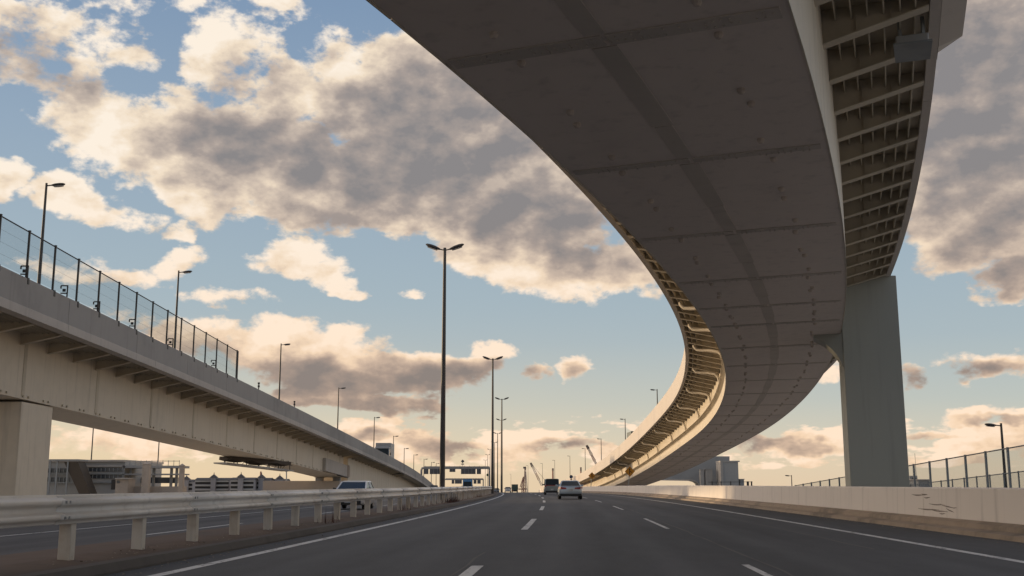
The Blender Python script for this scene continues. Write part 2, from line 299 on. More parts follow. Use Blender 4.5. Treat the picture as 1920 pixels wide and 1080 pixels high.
# ------------------------------------------------------------------ mesh helpers
class MB:
    def __init__(s): s.v = []; s.f = []; s.uv = None
    def add(s, vs, fs):
        n = len(s.v); s.v += [tuple(v) for v in vs]; s.f += [tuple(i + n for i in f) for f in fs]; return s
    def hexa(s, p):   # eight corners: bottom ring 0-3, top ring 4-7
        return s.add(p, [(3, 2, 1, 0), (4, 5, 6, 7), (0, 1, 5, 4), (1, 2, 6, 5), (2, 3, 7, 6), (3, 0, 4, 7)])
    def box(s, c, d, rz=0.0):
        cx, cy, cz = c; hx, hy, hz = d[0] / 2, d[1] / 2, d[2] / 2; q = Matrix.Rotation(rz, 3, 'Z')
        P = []
        for z in (-hz, hz):
            for x, y in ((-hx, -hy), (hx, -hy), (hx, hy), (-hx, hy)):
                v = q @ Vector((x, y, z)); P.append((cx + v.x, cy + v.y, cz + v.z))
        return s.hexa(P)
    def bar(s, a, b, w, h=None, up=Vector((0, 0, 1))):
        a, b = Vector(a), Vector(b); h = h or w; d = (b - a).normalized()
        if abs(d.dot(up)) > 0.98: up = Vector((0, 1, 0))
        r = d.cross(up).normalized(); u = r.cross(d)
        ring = lambda p: [p - r * w / 2 - u * h / 2, p + r * w / 2 - u * h / 2, p + r * w / 2 + u * h / 2, p - r * w / 2 + u * h / 2]
        return s.hexa(ring(a) + ring(b))
    def tube(s, pts, rad, n=8):
        pts = [Vector(p) for p in pts]; rads = rad if isinstance(rad, (list, tuple)) else [rad] * len(pts); rings = []
        prev = None
        for i, p in enumerate(pts):
            d = (pts[min(i + 1, len(pts) - 1)] - pts[max(i - 1, 0)]).normalized()
            ref = prev if prev is not None else (Vector((1, 0, 0)) if abs(d.x) < 0.9 else Vector((0, 1, 0)))
            r = (ref - d * ref.dot(d)).normalized(); u = d.cross(r); prev = r
            rings.append([p + (r * math.cos(k * 2 * math.pi / n) + u * math.sin(k * 2 * math.pi / n)) * rads[i] for k in range(n)])
        V = [v for rg in rings for v in rg]; F = []
        for i in range(len(rings) - 1):
            for k in range(n): F.append((i * n + k, i * n + (k + 1) % n, (i + 1) * n + (k + 1) % n, (i + 1) * n + k))
        F.append(tuple(range(n - 1, -1, -1))); F.append(tuple((len(rings) - 1) * n + k for k in range(n)))
        return s.add(V, F)
    def loft(s, rings, closed=True, caps=True):
        n = len(rings[0]); V = [v for r in rings for v in r]; F = []
        for i in range(len(rings) - 1):
            for k in range(n if closed else n - 1): F.append((i * n + k, i * n + (k + 1) % n, (i + 1) * n + (k + 1) % n, (i + 1) * n + k))
        if caps and closed: F.append(tuple(range(n - 1, -1, -1))); F.append(tuple((len(rings) - 1) * n + k for k in range(n)))
        return s.add(V, F)
    def extrude(s, poly, off):   # polygon of 3D points pushed along off
        off = Vector(off); a = [Vector(p) for p in poly]; b = [p + off for p in a]; n = len(a)
        return s.add(a + b, [tuple(range(n - 1, -1, -1)), tuple(range(n, 2 * n))] + [(i, (i + 1) % n, n + (i + 1) % n, n + i) for i in range(n)])
    def build(s, name, m, parent=None, smooth=False, bevel=0.0, origin=None):
        me = bpy.data.meshes.new(name)
        if origin is not None:
            o_ = Vector(origin); s.v = [tuple(Vector(v) - o_) for v in s.v]
        me.from_pydata(s.v, [], s.f); me.materials.append(m)
        bm = bmesh.new(); bm.from_mesh(me); bmesh.ops.recalc_face_normals(bm, faces=bm.faces); bm.to_mesh(me); bm.free()
        if s.uv:
            l = me.uv_layers.new(name='UVMap')
            for lp in me.loops: l.data[lp.index].uv = s.uv[lp.vertex_index]
        if smooth:
            for p in me.polygons: p.use_smooth = True
            me.set_sharp_from_angle(angle=R(38))
        o = bpy.data.objects.new(name, me); COL.objects.link(o)
        if origin is not None: o.location = origin
        if bevel:
            b = o.modifiers.new('bevel', 'BEVEL'); b.width = bevel; b.segments = 2; b.limit_method = 'ANGLE'; b.angle_limit = R(40)
        if parent: o.parent = parent
        return o
def tag(o, label=None, cat=None, group=None, kind=None):
    if label: o['label'] = label
    if cat: o['category'] = cat
    if group: o['group'] = group
    if kind: o['kind'] = kind
    return o
def empty(name, loc, label, cat, group=None, rz=0.0):
    o = bpy.data.objects.new(name, None); COL.objects.link(o); o.location = loc; o.rotation_euler.z = rz; o.empty_display_size = 0.3
    return tag(o, label, cat, group)
def kids(o): return [c for c in bpy.data.objects if c.parent == o]
def dup(root, loc, label, group=None, rz=None, scale=None):
    r = root.copy(); COL.objects.link(r); r.location = loc; r['label'] = label
    if group: r['group'] = group
    if rz is not None: r.rotation_euler.z = rz
    if scale: r.scale = scale
    for ch in kids(root):
        c = ch.copy(); COL.objects.link(c); c.parent = r
        for g in kids(ch):
            d = g.copy(); COL.objects.link(d); d.parent = c
    return r

# ------------------------------------------------------------------ road alignment
def xr(Y):     # sideways shift of the carriageway
    y = max(min(Y, 170.0), -60.0); b = 0.0655 * y - 0.00025 * y * y
    if Y > 170: b += (0.0655 - 0.085) * (Y - 170)
    if Y < -60: b += (0.0655 + 0.03) * (Y + 60)
    return b
def zr(Y):     # gentle crest
    if Y < 60: return 0.0
    if Y < 420: return -1.8e-5 * (Y - 60) ** 2
    return -1.8e-5 * 360 ** 2 - 2 * 1.8e-5 * 360 * (Y - 420)
YS = [-40 + 4 * i for i in range(40)] + [120 + 10 * i for i in range(60)]
def strip(name, prof, m, dz=0.0, ys=YS, kind='structure', closed=True, parent=None):
    """sweep an (offset, height) profile along the carriageway"""
    mb = MB(); rings = []; uv = []
    for Y in ys:
        rings.append([(xr(Y) + o, Y, zr(Y) + z + dz) for o, z in prof])
        uv += [(o, Y) for o, z in prof]
    mb.loft(rings, closed=closed); mb.uv = uv
    o = mb.build(name, m, parent)
    if kind: o['kind'] = kind
    return o
def sheet(name, a, b, z, m, ys=YS):
    n = 10; prof = [(a + (b - a) * i / n, z) for i in range(n + 1)] + [(b, z - 0.3), (a, z - 0.3)]
    return strip(name, prof, m, ys=ys)
def zground(r): return -0.75 - 0.0085 * max(0.0, r - 150)
g = MB(); rr = [0, 30, 60, 100, 150, 220, 320, 450, 600, 900, 1300, 2000, 3000]; nseg = 48
rings = []
for r_ in rr: rings.append([((r_ + .01) * math.cos(k * 2 * math.pi / nseg), (r_ + .01) * math.sin(k * 2 * math.pi / nseg), zground(r_)) for k in range(nseg)])
g.loft(rings, caps=False); tag(g.build('ground', M['ground']), kind='structure')
sheet('road', -6.05, 8.9, 0.0, M['road'])
sheet('opposite_road', -19.6, -8.7, -0.25, M['road_opp'])
strip('median', [(-6.05, -0.4), (-6.05, 0.02), (-6.11, 0.12), (-6.45, 0.125), (-6.5, 0.11), (-7.1, 0.15), (-8.2, 0.12), (-8.55, 0.10), (-8.62, 0.0), (-8.62, -0.5)], M['soil'])
strip('median_kerb', [(-6.02, -0.3), (-6.02, 0.03), (-6.07, 0.135), (-6.28, 0.137), (-6.28, -0.3)], M['kerb_dark'])
def line(mb, a, b, ys, z):
    n = len(mb.v)
    for i in range(len(ys) - 1):
        q = []
        for Y in (ys[i], ys[i + 1]):
            q += [(xr(Y) + a, Y, zr(Y) + z), (xr(Y) + b, Y, zr(Y) + z)]
        mb.add([q[0], q[1], q[3], q[2]], [(0, 1, 2, 3)])
mk = MB()
line(mk, -5.43, -5.25, YS, 0.004); line(mk, 6.42, 6.60, YS, 0.004)
def dashes(mb, o, w, z, end0, per, ln, n0=-2, n1=12):
    for k in range(n0, n1):
        e = end0 + per * k; line(mb, o - w, o + w, [e - ln, e - ln / 2, e], z)
dashes(mk, -1.46, 0.085, 0.004, 15.9, 21.2, 8.7, -2, 1); dashes(mk, -1.35, 0.085, 0.004, 15.9, 21.2, 8.7, 1); dashes(mk, 2.33, 0.055, 0.004, 16.1, 21.4, 8.6)
line(mk, -15.6, -15.45, YS, -0.246); dashes(mk, -11.95, 0.08, -0.246, 40.4, 21.3, 9.2); line(mk, -9.2, -9.05, YS, -0.246)
tag(mk.build('road_markings', M['white']), kind='structure')
ts = MB()     # tar-sealed joint and patch edges on the carriageway
rnd = random.Random(3)
for o0, y0, y1 in ((2.62, 6, 60), (-1.62, 4, 18), (5.2, 20, 46)):
    y = y0; o = o0
    while y < y1:
        o2 = o0 + rnd.uniform(-.05, .05); w = rnd.uniform(.015, .03)
        ts.add([(xr(y) + o - w, y, .0035), (xr(y) + o + w, y, .0035), (xr(y + 1.5) + o2 + w, y + 1.5, .0035), (xr(y + 1.5) + o2 - w, y + 1.5, .0035)], [(0, 1, 2, 3)]); y += 1.5; o = o2
tag(ts.build('road_tar_seams', M['seam']), kind='structure')

# ------------------------------------------------------------------ concrete barrier on the right
wall = empty('concrete_barrier', (xr(20) + 9.2, 20, 0), 'long pale concrete barrier wall along the right edge of the road, scuffed near the pier', 'barrier wall')
wys = [-30 + 10 * i for i in range(42)]
for i in range(len(wys) - 1):
    ys = [wys[i] + 0.0, wys[i] + 5, wys[i + 1] - 0.02]
    o = strip('barrier_panel', [(9.27, -.4), (9.27, 0.32), (9.30, 1.02), (9.34, 1.055), (9.56, 1.055), (9.60, 1.02), (9.62, -.4)], M['concrete'], ys=ys, kind=None)
    o.parent = wall; o.location = -Vector(wall.location)
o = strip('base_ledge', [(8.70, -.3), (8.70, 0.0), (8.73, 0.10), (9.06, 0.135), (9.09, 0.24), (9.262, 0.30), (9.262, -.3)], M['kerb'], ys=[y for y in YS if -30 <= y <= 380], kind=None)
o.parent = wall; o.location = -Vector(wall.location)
sc = MB(); rnd = random.Random(11)
for px, py, L, sl, th in ((1722, 928, 26, .08, 3), (1733, 927, 12, .25, 3), (1738, 933, 12, .1, 2.5), (1757, 946, 30, .12, 2.5), (1775, 949, 26, .35, 3), (1742, 955, 40, .10, 3), (1762, 958, 34, .15, 3), (1782, 957, 16, .6, 2.5), (1768, 963, 12, .2, 3), (1790, 952, 10, .2, 2)):
    def wp(a, b):
        y = 15.0
        for _ in range(40):     # meet the wall's face
            p = at(a, b, y); y += ((p.x - (xr(p.y) + 9.285)) * -1.9)
        p = at(a, b, y); return Vector((xr(p.y) + 9.27 + max(0, (p.z - .32)) * .043 - 0.004, p.y, p.z))
    n = 6; top = []; bot = []
    for i in range(n + 1):
        q = i / n; a = px + L * (q - .5); b = py + L * sl * (q - .5) + math.sin(q * 5) * .8; w = th * .40 * math.sin(math.pi * min(max(q, .04), .96)) + .1
        top.append(wp(a, b - w)); bot.append(wp(a, b + w))
    V = top + bot; sc.add(V, [(i, i + 1, n + 2 + i, n + 1 + i) for i in range(n)])
o = sc.build('scuff_marks', M['scuff'], wall); o.location = -Vector(wall.location)

# ------------------------------------------------------------------ median guard rail
GO = -6.86
gr = empty('guard_rail', (xr(15) + GO, 15, 0.12), 'long white wave-profile steel guard rail on short posts along the median', 'guard rail')
def wbeam(o0, sgn):
    p = []; N = 24; z0, z1 = 0.615, 0.985
    for i in range(N + 1):
        q = i / N; w = min(max(0.5 - 0.78 * math.cos(q * 2 * 2 * math.pi), 0), 1); p.append((o0 + sgn * (0.012 + 0.072 * w), z0 + (z1 - z0) * q))
    return p + [(a - sgn * 0.012, b) for a, b in reversed(p)]
gy = [-20 + 2.0 * i for i in range(70)] + [120 + 6 * i for i in range(26)]
for o0, sgn in ((GO + 0.08, 1), (GO - 0.20, -1)):
    segs = [(-20 + 4.92 * i, -20 + 4.92 * (i + 1) + .12) for i in range(28)] + [(117.9, 270)] if sgn > 0 else [(-20, 60), (60, 120), (120, 270)]
    for a, b in segs:
        o = strip('rail_beam', wbeam(o0 + (.004 * (int(a * 7) % 2)), sgn), M['rail'], dz=.003 * (int(a * 5) % 3), ys=([a, (a + b) / 2, b] if b - a < 8 else [y for y in gy if a <= y <= b]), kind=None, parent=gr); o.location = -Vector(gr.location)
        for p in o.data.polygons: p.use_smooth = True
pY = 5.3; np_ = 0; hidden = MB(); y = 15.1 - 2.46 * 4
while y < 240:
    p = (xr(y) + GO - 0.06, y, zr(y)); rz = -math.atan((xr(y + 1) - xr(y - 1)) / 2)
    mb = MB() if np_ < 92 else hidden
    mb.box((p[0] + .02, p[1], p[2] + 0.48), (0.17, 0.15, 0.84), rz)
    mb.box((p[0], p[1], p[2] + 0.78), (0.24, 0.10, 0.26), rz)
    if np_ < 92: o = mb.build('post', M['post'], gr, bevel=0.008); o.location = -Vector(gr.location)
    np_ += 1; y += 2.46
if hidden.v: o = hidden.build('post', M['post'], gr); o.location = -Vector(gr.location); o['kind'] = 'stuff'
bl = MB()
y = -10.0
while y < 130:
    for dz_ in (0.76, 0.96):
        for d in (-.06, .06): bl.box((xr(y) + GO + 0.165, y + d, zr(y) + dz_ - .06), (0.03, 0.035, 0.035))
    y += 2.46 * 2
o = bl.build('splice_bolts', M['galv'], gr); o.location = -Vector(gr.location)
# dead weeds growing on the median
wd = MB(); rnd = random.Random(5)
for cx, n, rad in ((63, 130, 1.0), (66, 90, .8), (30, 14, .3), (44, 14, .4), (92, 40, 1.0)):
    for _ in range(n):
        y = cx + rnd.gauss(0, rad); x = xr(y) + GO + rnd.gauss(0.25, .16); h = rnd.uniform(.10, .5); a = rnd.uniform(0, 6.28); l = rnd.uniform(.02, .16)
        b = Vector((x, y, zr(y) + .1)); t_ = b + Vector((math.cos(a) * l, math.sin(a) * l, h)); w = Vector((math.sin(a), -math.cos(a), 0)) * .012
        wd.add([b - w, b + w, t_], [(0, 1, 2)])
tag(wd.build('weeds', M['drygrass']), kind='stuff')
ls = MB(); rnd = random.Random(9)   # leaves, grit and small stones swept against the kerb
for _ in range(900):
    y = rnd.uniform(6, 70); x = xr(y) + rnd.choice((rnd.uniform(-6.0, -5.65), rnd.uniform(-6.9, -6.3), rnd.uniform(8.2, 8.68))); z = 0.006 if x - xr(y) > -6.05 else 0.15; r_ = rnd.uniform(.01, .035)
    a = rnd.uniform(0, 3.14); c_, s_ = math.cos(a) * r_, math.sin(a) * r_
    ls.add([(x + c_, y + s_, z), (x - s_, y + c_, z + r_ * .4), (x - c_, y - s_, z), (x + s_, y - c_, z + r_ * .2)], [(0, 1, 2, 3)])
tag(ls.build('litter', M['kerb']), kind='stuff')
def attach(o, parent):
    o.parent = parent; o.location = Vector(o.location) - Vector(parent.location); return o

# ------------------------------------------------------------------ curved flyover overhead
KN = [0, 30, 60, 90, 120, 160, 220, 330]; KV = [-.62, -.289, -.423, -.381, -.058, -.036, -.045, -.03]
ZN = [-30, 20, 60, 100, 150, 220, 320]; ZV = [6.893, 7.655, 7.170, 5.440, 2.694, -.395, -3.4]
RN = [-20, 50, 110, 200, 320]; RV = [0.0, .022, -.006, .015, .007]
def hermite(xk, yk, x):
    m = np.gradient(np.array(yk, float), np.array(xk, float)); xk = np.array(xk, float); yk = np.array(yk, float)
    j = int(np.clip(np.searchsorted(xk, x) - 1, 0, len(xk) - 2)); h = xk[j + 1] - xk[j]; t = min(max((x - xk[j]) / h, 0), 1)
    return float((2 * t**3 - 3 * t**2 + 1) * yk[j] + (t**3 - 2 * t**2 + t) * h * m[j] + (-2 * t**3 + 3 * t**2) * yk[j + 1] + (t**3 - t**2) * h * m[j + 1])
FS = np.arange(-34, 340, 0.5); _k = np.interp(FS, KN, KV) * 1e-2
FPSI = np.concatenate([[0], np.cumsum(.25 * (_k[1:] + _k[:-1]))]); FPSI += 0.34466 - FPSI[108]
FX = np.concatenate([[0], np.cumsum(.25 * (np.sin(FPSI[1:]) + np.sin(FPSI[:-1])))]); FX += 3.145 - FX[108]
FY = np.concatenate([[0], np.cumsum(.25 * (np.cos(FPSI[1:]) + np.cos(FPSI[:-1])))]); FY += 20.0 - FY[108]
FZ = np.array([max(hermite(ZN, ZV, s_), zr(y_) - 2.3) for s_, y_ in zip(FS, FY)])
for _ in range(20): FZ[1:-1] = .5 * FZ[1:-1] + .25 * (FZ[2:] + FZ[:-2])
OFF = -0.0626
def fly(s, o, dz):
    x, y, psi, z = (float(np.interp(s, FS, A)) for A in (FX, FY, FPSI, FZ)); r = float(np.interp(s, RN, RV))
    return Vector((x + math.cos(psi) * o, y - math.sin(psi) * o, z + dz + r * o))
def sweep(prof, ss, fn):
    mb = MB(); mb.loft([[fn(s, o, z) for o, z in prof] for s in ss]); return mb
def stations(a, b, step):
    n = max(1, int(math.ceil((b - a) / step))); return [a + (b - a) * i / n for i in range(n + 1)]
FA, FB_ = -33.0, 335.0
fl = empty('flyover', fly(45, 0, -7.5), 'curved cream steel flyover sweeping overhead and down to the right, with a single grey pier', 'flyover')
def fpart(mb, name, m, **kw): return attach(mb.build(name, m, **kw), fl)
HB = 2.625
fpart(sweep([(-HB, 0), (HB, 0), (HB, 2.655), (-HB, 2.655)], stations(FA, FB_, 2), fly), 'box_girder', M['soffit'])
# painted web panels on both sides
for sg in (-1, 1):
    mb = MB()
    for a in np.arange(FA, 235, 6.6):
        mb.loft([[fly(s, sg * o, z) for o, z in ((HB + .004, -0.02), (HB + .03, -0.02), (HB + .03, 2.65), (HB + .004, 2.65))] for s in stations(a, a + 6.57, 2)])
    fpart(mb, 'web_panel', M['cream'])
fpart(sweep([(OFF - 4.72, 2.665), (OFF + 4.72, 2.665), (OFF + 4.72, 2.86), (OFF - 4.72, 2.86)], stations(FA, FB_, 2), fly), 'deck_slab', M['rib'])
mb = MB()     # trough ribs stiffening the deck plate
for sg in (-1, 1):
    for o in (2.98, 3.28, 3.58, 3.88, 4.18, 4.46):
        mb.loft([[fly(s, OFF + sg * (o + a), z) for a, z in ((-.014, 2.40), (.014, 2.40), (.014, 2.664), (-.014, 2.664))] for s in stations(FA, 200, 2)])
fpart(mb, 'deck_ribs', M['rib'])
PAR = [(4.725, 2.447), (4.93, 2.447), (4.93, 2.80), (4.905, 2.815), (4.90, 4.06), (4.86, 4.088), (4.72, 4.088), (4.70, 2.87), (4.725, 2.86)]
for sg, m in ((-1, M['fascia']), (1, M['fascia'])):
    a = FA
    while a < FB_ - 1:
        b = min(a + 10, FB_)
        fpart(sweep([(OFF + sg * o, z) for o, z in PAR], stations(a, b - 0.025, 1.25), fly), 'parapet', m); a = b
    fpart(sweep([(OFF + sg * o, z) for o, z in ((4.74, 2.5), (4.85, 2.5), (4.85, 4.04), (4.74, 4.04))], stations(FA, FB_, 2), fly), 'joint_backing', M['seam'])
def bracket(mb, s, sg):
    i, o_ = HB + .03, 4.722 - OFF * 0
    t = .012
    P = [(i, 1.93), (4.70, 2.42), (4.70, 2.66), (i, 2.66)]
    mb.hexa([fly(s - t, OFF * (o > 3) + sg * o, z) for o, z in P] + [fly(s + t, OFF * (o > 3) + sg * o, z) for o, z in P])
    w = .14
    q = [(i, 1.905), (4.70, 2.395), (4.70, 2.42), (i, 1.93)]
    mb.hexa([fly(s - w, OFF * (o > 3) + sg * o, z) for o, z in q] + [fly(s + w, OFF * (o > 3) + sg * o, z) for o, z in q])
    for o in (3.3, 3.95):
        zb = 1.93 + (o - i) / (4.7 - i) * .49
        P = [(o - .006, zb), (o + .006, zb), (o + .006, 2.46), (o - .006, 2.46)]
        mb.hexa([fly(s - .1, sg * a, z) for a, z in P] + [fly(s - t, sg * a, z) for a, z in P])
rest = MB(); k = 0
for n in range(-26, 92):
    s = 21.4 + 2.08 * n
    for sg in (-1, 1):
        vis = (sg == 1 and 8 < s < 48) or (sg == -1 and 34 < s < 195)
        if vis and k < 97:
            mb = MB(); bracket(mb, s, sg); fpart(mb, 'bracket', M['rib']); k += 1
        elif s < 200: bracket(rest, s, sg)
o = fpart(rest, 'bracket', M['rib']); o['kind'] = 'stuff'
# splice plates across and along the soffit, with bolt heads; drain lugs beside them
JS = [1.9, 8.5, 15.1, 21.7, 28.5, 35.1, 40.4, 44.8] + [51.4 + 6.6 * i for i in range(21)]
rnd = random.Random(21); lug = far_lug = MB(); bolts = MB()
for ji, s in enumerate(JS):
    mb = MB(); w = .14 if s > 18 else .19
    x0 = -2.54
    for x1 in (-.05, 2.54):
        mb.loft([[fly(s + a, o, z) for a, z in ((-w, -.001), (w, -.001), (w, -.022), (-w, -.022))] for o in (x0, (x0 + x1) / 2, x1 - .04)]); x0 = x1 + .03
    fpart(mb, 'splice_plate', M['splice'])
    if 5 < s < 60:
        for o in np.arange(-2.4, 2.42, .12):
            for d in (-.11, -.05, .05, .11):
                if rnd.random() < .4:
                    p = fly(s + d, o, -.035); bolts.box(p, (.03, .03, .02))
    nx = JS[ji + 1] if ji + 1 < len(JS) else s + 6.6
    if s < 150:
        for o in (-1.55, 1.5):
            for q in (.06, .42, .53, .86):
                p = fly(s + (nx - s) * q + rnd.uniform(-.1, .1), o + rnd.uniform(-.06, .06), 0)
                if s < 72: lug = MB()
                lug.tube([p + Vector((0, 0, .02)), p + Vector((0, 0, -.05)), p + Vector((0, 0, -.09))], [.065, .07, .04], 8)
                if s < 72: fpart(lug, 'drain_lug', M['lug']); lug = far_lug
fpart(bolts, 'bolt_heads', M['splice'])['kind'] = 'stuff'; o = fpart(far_lug, 'drain_lug', M['lug']); o['kind'] = 'stuff'
for i in range(len(JS) - 1):
    a, b = JS[i] + .26, JS[i + 1] - .26; e = a + (b - a) * rnd.choice((.62, .66, .58))
    for p, q, w in ((a, e - .02, .20), (e + .02, b, .165)):
        fpart(sweep([(-.15 - w, -.001), (-.15 + w, -.001), (-.15 + w, -.016), (-.15 - w, -.016)], stations(p, q, 1.5), fly), 'soffit_strip', M['splice'])
# ledge with stiffeners along the inner web, carrying the drain
fpart(sweep([(-HB - .26, .98), (-HB - .031, .98), (-HB - .031, 1.01), (-HB - .26, 1.01)], stations(34, 230, 2), fly), 'web_ledge', M['cream'])
mb = MB()
for i_, s in enumerate(np.arange(50, 215, .8)):
    if i_ < 95: mb = MB()
    elif i_ == 95: mb = MB()
    mb.hexa([fly(s + d, o, z) for d in (-.012, .012) for o, z in ((-HB - .031, .62), (-HB - .05, .62), (-HB - .24, .97), (-HB - .031, .97))])
    if i_ < 95: fpart(mb, 'ledge_stiffener', M['rib'])
o = fpart(mb, 'ledge_stiffener', M['rib']); o['kind'] = 'stuff'
for s in (52.0, 58.6, 66.1, 76.0, 86.9, 97.4, 108.0, 119.0, 132.0, 142.0, 153.0, 164.0, 175.0, 186.0):
    P = [fly(s, OFF - 4.35, 2.66), fly(s, OFF - 4.35, 2.30), fly(s - .05, OFF - 4.2, 2.12), fly(s - .15, OFF - 3.9, 2.05), fly(s - .5, OFF - 3.4, 1.98), fly(s - .75, -HB - .40, 1.86), fly(s - .85, -HB - .22, 1.66), fly(s - .9, -HB - .14, 1.3), fly(s - .9, -HB - .14, 1.0)]
    mb = MB(); mb.tube(P, .095, 10)
    fpart(mb, 'drain_pipe', M['cream'], smooth=True)
# bulge in the outer parapet that carries a lamp foot
mb = MB(); ring = [(4.94, 2.45), (5.42, 2.62), (5.45, 4.12), (4.94, 4.12)]
mb.loft([[fly(s, OFF + 4.94 + (o - 4.94) * f_, z) for o, z in ring] for s, f_ in ((19.6, .02), (20.4, 1), (23.6, 1), (24.4, .02))])
fpart(mb, 'lamp_footing', M['fascia'])
# single pier on the right with a haunch reaching under the box
def pz(py, Y): return at(1640, py, Y).z
pv = []
Yp = 46.6
poly = [(15.05 - .62, -3.0), (16.92, -3.0), (16.86, 10.3), (14.05, 10.3)]
xl = at(1592, 850, Yp).x; xR = at(1703, 850, Yp).x; xt = at(1686, 480, Yp).x
zt = fly(47, 4.0, 2.43).z
hz = fly(47, 0.4, 0).z
mb = MB(); mb.extrude([(x, Yp, z) for x, z in ((xl, -3.0), (xR, -3.0), (xR - .05, zt + .04), (xl - .02, zt + .04))], (.31, 1.75, 0))
fpart(mb, 'pier', M['pier'], bevel=.03)
dd = Vector((-math.cos(.262), math.sin(.262), 0)); ee = Vector((math.sin(.262), math.cos(.262), 0)); c0 = Vector((xl + .06, Yp + .03, 0))
prof = [(0, hz + .1), (1.25, hz + .07), (1.25, hz - .10), (.85, hz - .34), (.50, hz - .66), (.24, hz - 1.05), (0, hz - 1.6)]
mb = MB(); mb.extrude([c0 + dd * t_ + Vector((0, 0, z)) for t_, z in prof], ee * 1.5); fpart(mb, 'haunch', M['pier'], bevel=.02)
mb = MB(); q = fly(46, HB + .1, 1.9)
mb.box((xl + 1.25, Yp + .9, zt - .02), (2.3, 1.5, .12)); fpart(mb, 'bearing_plate', M['rib'])
# grey light fitting hung below the outer brackets
c = fly(22.3, 4.32, 2.12)
lf = empty('light_fitting', c, 'grey box light fitting hung under the outer edge of the flyover', 'light fitting')
rz = -float(np.interp(22.3, FS, FPSI))
mb = MB(); mb.box((c.x, c.y, c.z - .08), (.62, .50, .30), rz); attach(mb.build('housing', M['boxgrey'], bevel=.03), lf)
mb = MB(); q = Matrix.Rotation(rz, 3, 'Z')
def lp(x, y, z): return c + q @ Vector((x, y, z))
mb.hexa([lp(-.36, -.45, -.20), lp(.36, -.45, -.20), lp(.33, .28, -.30), lp(-.33, .28, -.30), lp(-.36, -.45, -.16), lp(.36, -.45, -.16), lp(.33, .28, -.26), lp(-.33, .28, -.26)])
attach(mb.build('visor', M['galv']), lf)
mb = MB()
for x in (-.22, .22): mb.bar(lp(x, 0, .05), lp(x, 0, .5), .06)
attach(mb.build('hanger', M['galv']), lf)

# ------------------------------------------------------------------ straight viaduct on the left
VZ = [20, 60, 100, 150, 220, 320, 600]; VV = [10.402, 9.302, 8.024, 6.198, 3.269, -3.921, -23.9]
def vx(Y): return -20.4 + .01505 * (Y - 50) - 1.4e-5 * (Y - 50) ** 2
def vz(Y):
    z = hermite(VZ, VV, max(Y, 20)) + (0.027 * (20 - Y) if Y < 20 else 0)
    lo = zr(Y) + .75; return z if z - lo > 1.0 else lo + math.exp((z - lo) - 1.0)
def via(Y, o, dz): return Vector((vx(Y) + o, Y, vz(Y) + dz))
va = empty('viaduct', (vx(52) - 4, 52, -1), 'straight cream viaduct descending along the left side, with box girder, grey parapet and square pier', 'viaduct')
def vpart(mb, name, m, **kw): return attach(mb.build(name, m, **kw), va)
VA, VB, VG = 14.0, 330.0, 142.0
def vseg(prof, a, b, name, m, seg=9.0):
    while a < b - .5:
        e = min(a + seg, b); vpart(sweep(prof, stations(a, e - .03, 1.5), via), name, m); a = e
VPAR = [(0, -1.227), (0, -.04), (-.04, 0), (-.2, 0), (-.22, -1.227)]
vseg(VPAR, VA, VB, 'parapet', M['parapet_grey'])
vseg([(.035, -1.623), (.035, -1.26), (.012, -1.235), (-.5, -1.235), (-.5, -1.623)], VA, VB, 'edge_beam', M['fascia_pale'], 12.0)
vpart(sweep([(-.02, -1.6), (-.15, -1.6), (-.15, -.06), (-.02, -.06)], stations(VA, VB, 4), via), 'joint_backing', M['seam'])
vseg([(-8.02 - a, b) for a, b in VPAR], VA, VB, 'parapet', M['parapet_grey'], 60.0)
vpart(sweep([(-.51, -1.42), (-7.8, -1.42), (-7.8, -1.10), (-.51, -1.10)], stations(VA, VB, 3), via), 'deck_slab', M['rib'])
mb = MB()
for o in (-.8, -1.1, -1.4, -1.7, -2.0, -2.25):
    mb.loft([[via(s, o + a, z) for a, z in ((-.01, -1.6), (.01, -1.6), (.01, -1.421), (-.01, -1.421))] for s in stations(VA, 160, 3)])
vpart(mb, 'deck_ribs', M['rib'])
vpart(sweep([(-2.389, -4.5), (-5.63, -4.5), (-5.63, -1.425), (-2.389, -1.425)], stations(VA, VG, 2), via), 'box_girder', M['cream'])
y = VA + .6; nb = 0
while y < 200:
    mb = MB(); i = -2.385
    P = [(i, -2.06), (-.51, -1.64), (-.51, -1.43), (i, -1.43)]
    mb.hexa([via(y - .012, o, z) for o, z in P] + [via(y + .012, o, z) for o, z in P])
    P = [(i, -2.085), (-.51, -1.665), (-.51, -1.64), (i, -2.06)]
    mb.hexa([via(y - .13, o, z) for o, z in P] + [via(y + .13, o, z) for o, z in P])
    vpart(mb, 'bracket', M['rib']); y += 3.0
mb = MB(); mb2 = MB(); y = VA + 2
while y < VG - 1:     # vertical web splices and lifting lugs along the bottom edge
    if int((y - VA) / 2.2 + .01) % 4 == 0: mb = MB(); mb.loft([[via(Y, o, z) for o, z in ((-2.386, -4.4), (-2.372, -4.4), (-2.372, -1.9), (-2.386, -1.9))] for Y in (y - .16, y + .16)]); vpart(mb, 'web_splice', M['rib'])
    for d in (0, .55): mb2.loft([[via(Y, o, z) for o, z in ((-2.386, -4.44), (-2.32, -4.44), (-2.32, -4.34), (-2.386, -4.34))] for Y in (y + d - .05, y + d + .05)])
    y += 2.2
vpart(mb2, 'lifting_lugs', M['rib'])
mb = MB()     # bottom flange edge
mb.loft([[via(Y, o, z) for o, z in ((-2.33, -4.53), (-5.69, -4.53), (-5.69, -4.502), (-2.33, -4.502))] for Y in stations(VA, VG, 2)]); vpart(mb, 'bottom_flange', M['cream'])
mb = MB(); zb = via(53, 0, -4.535).z
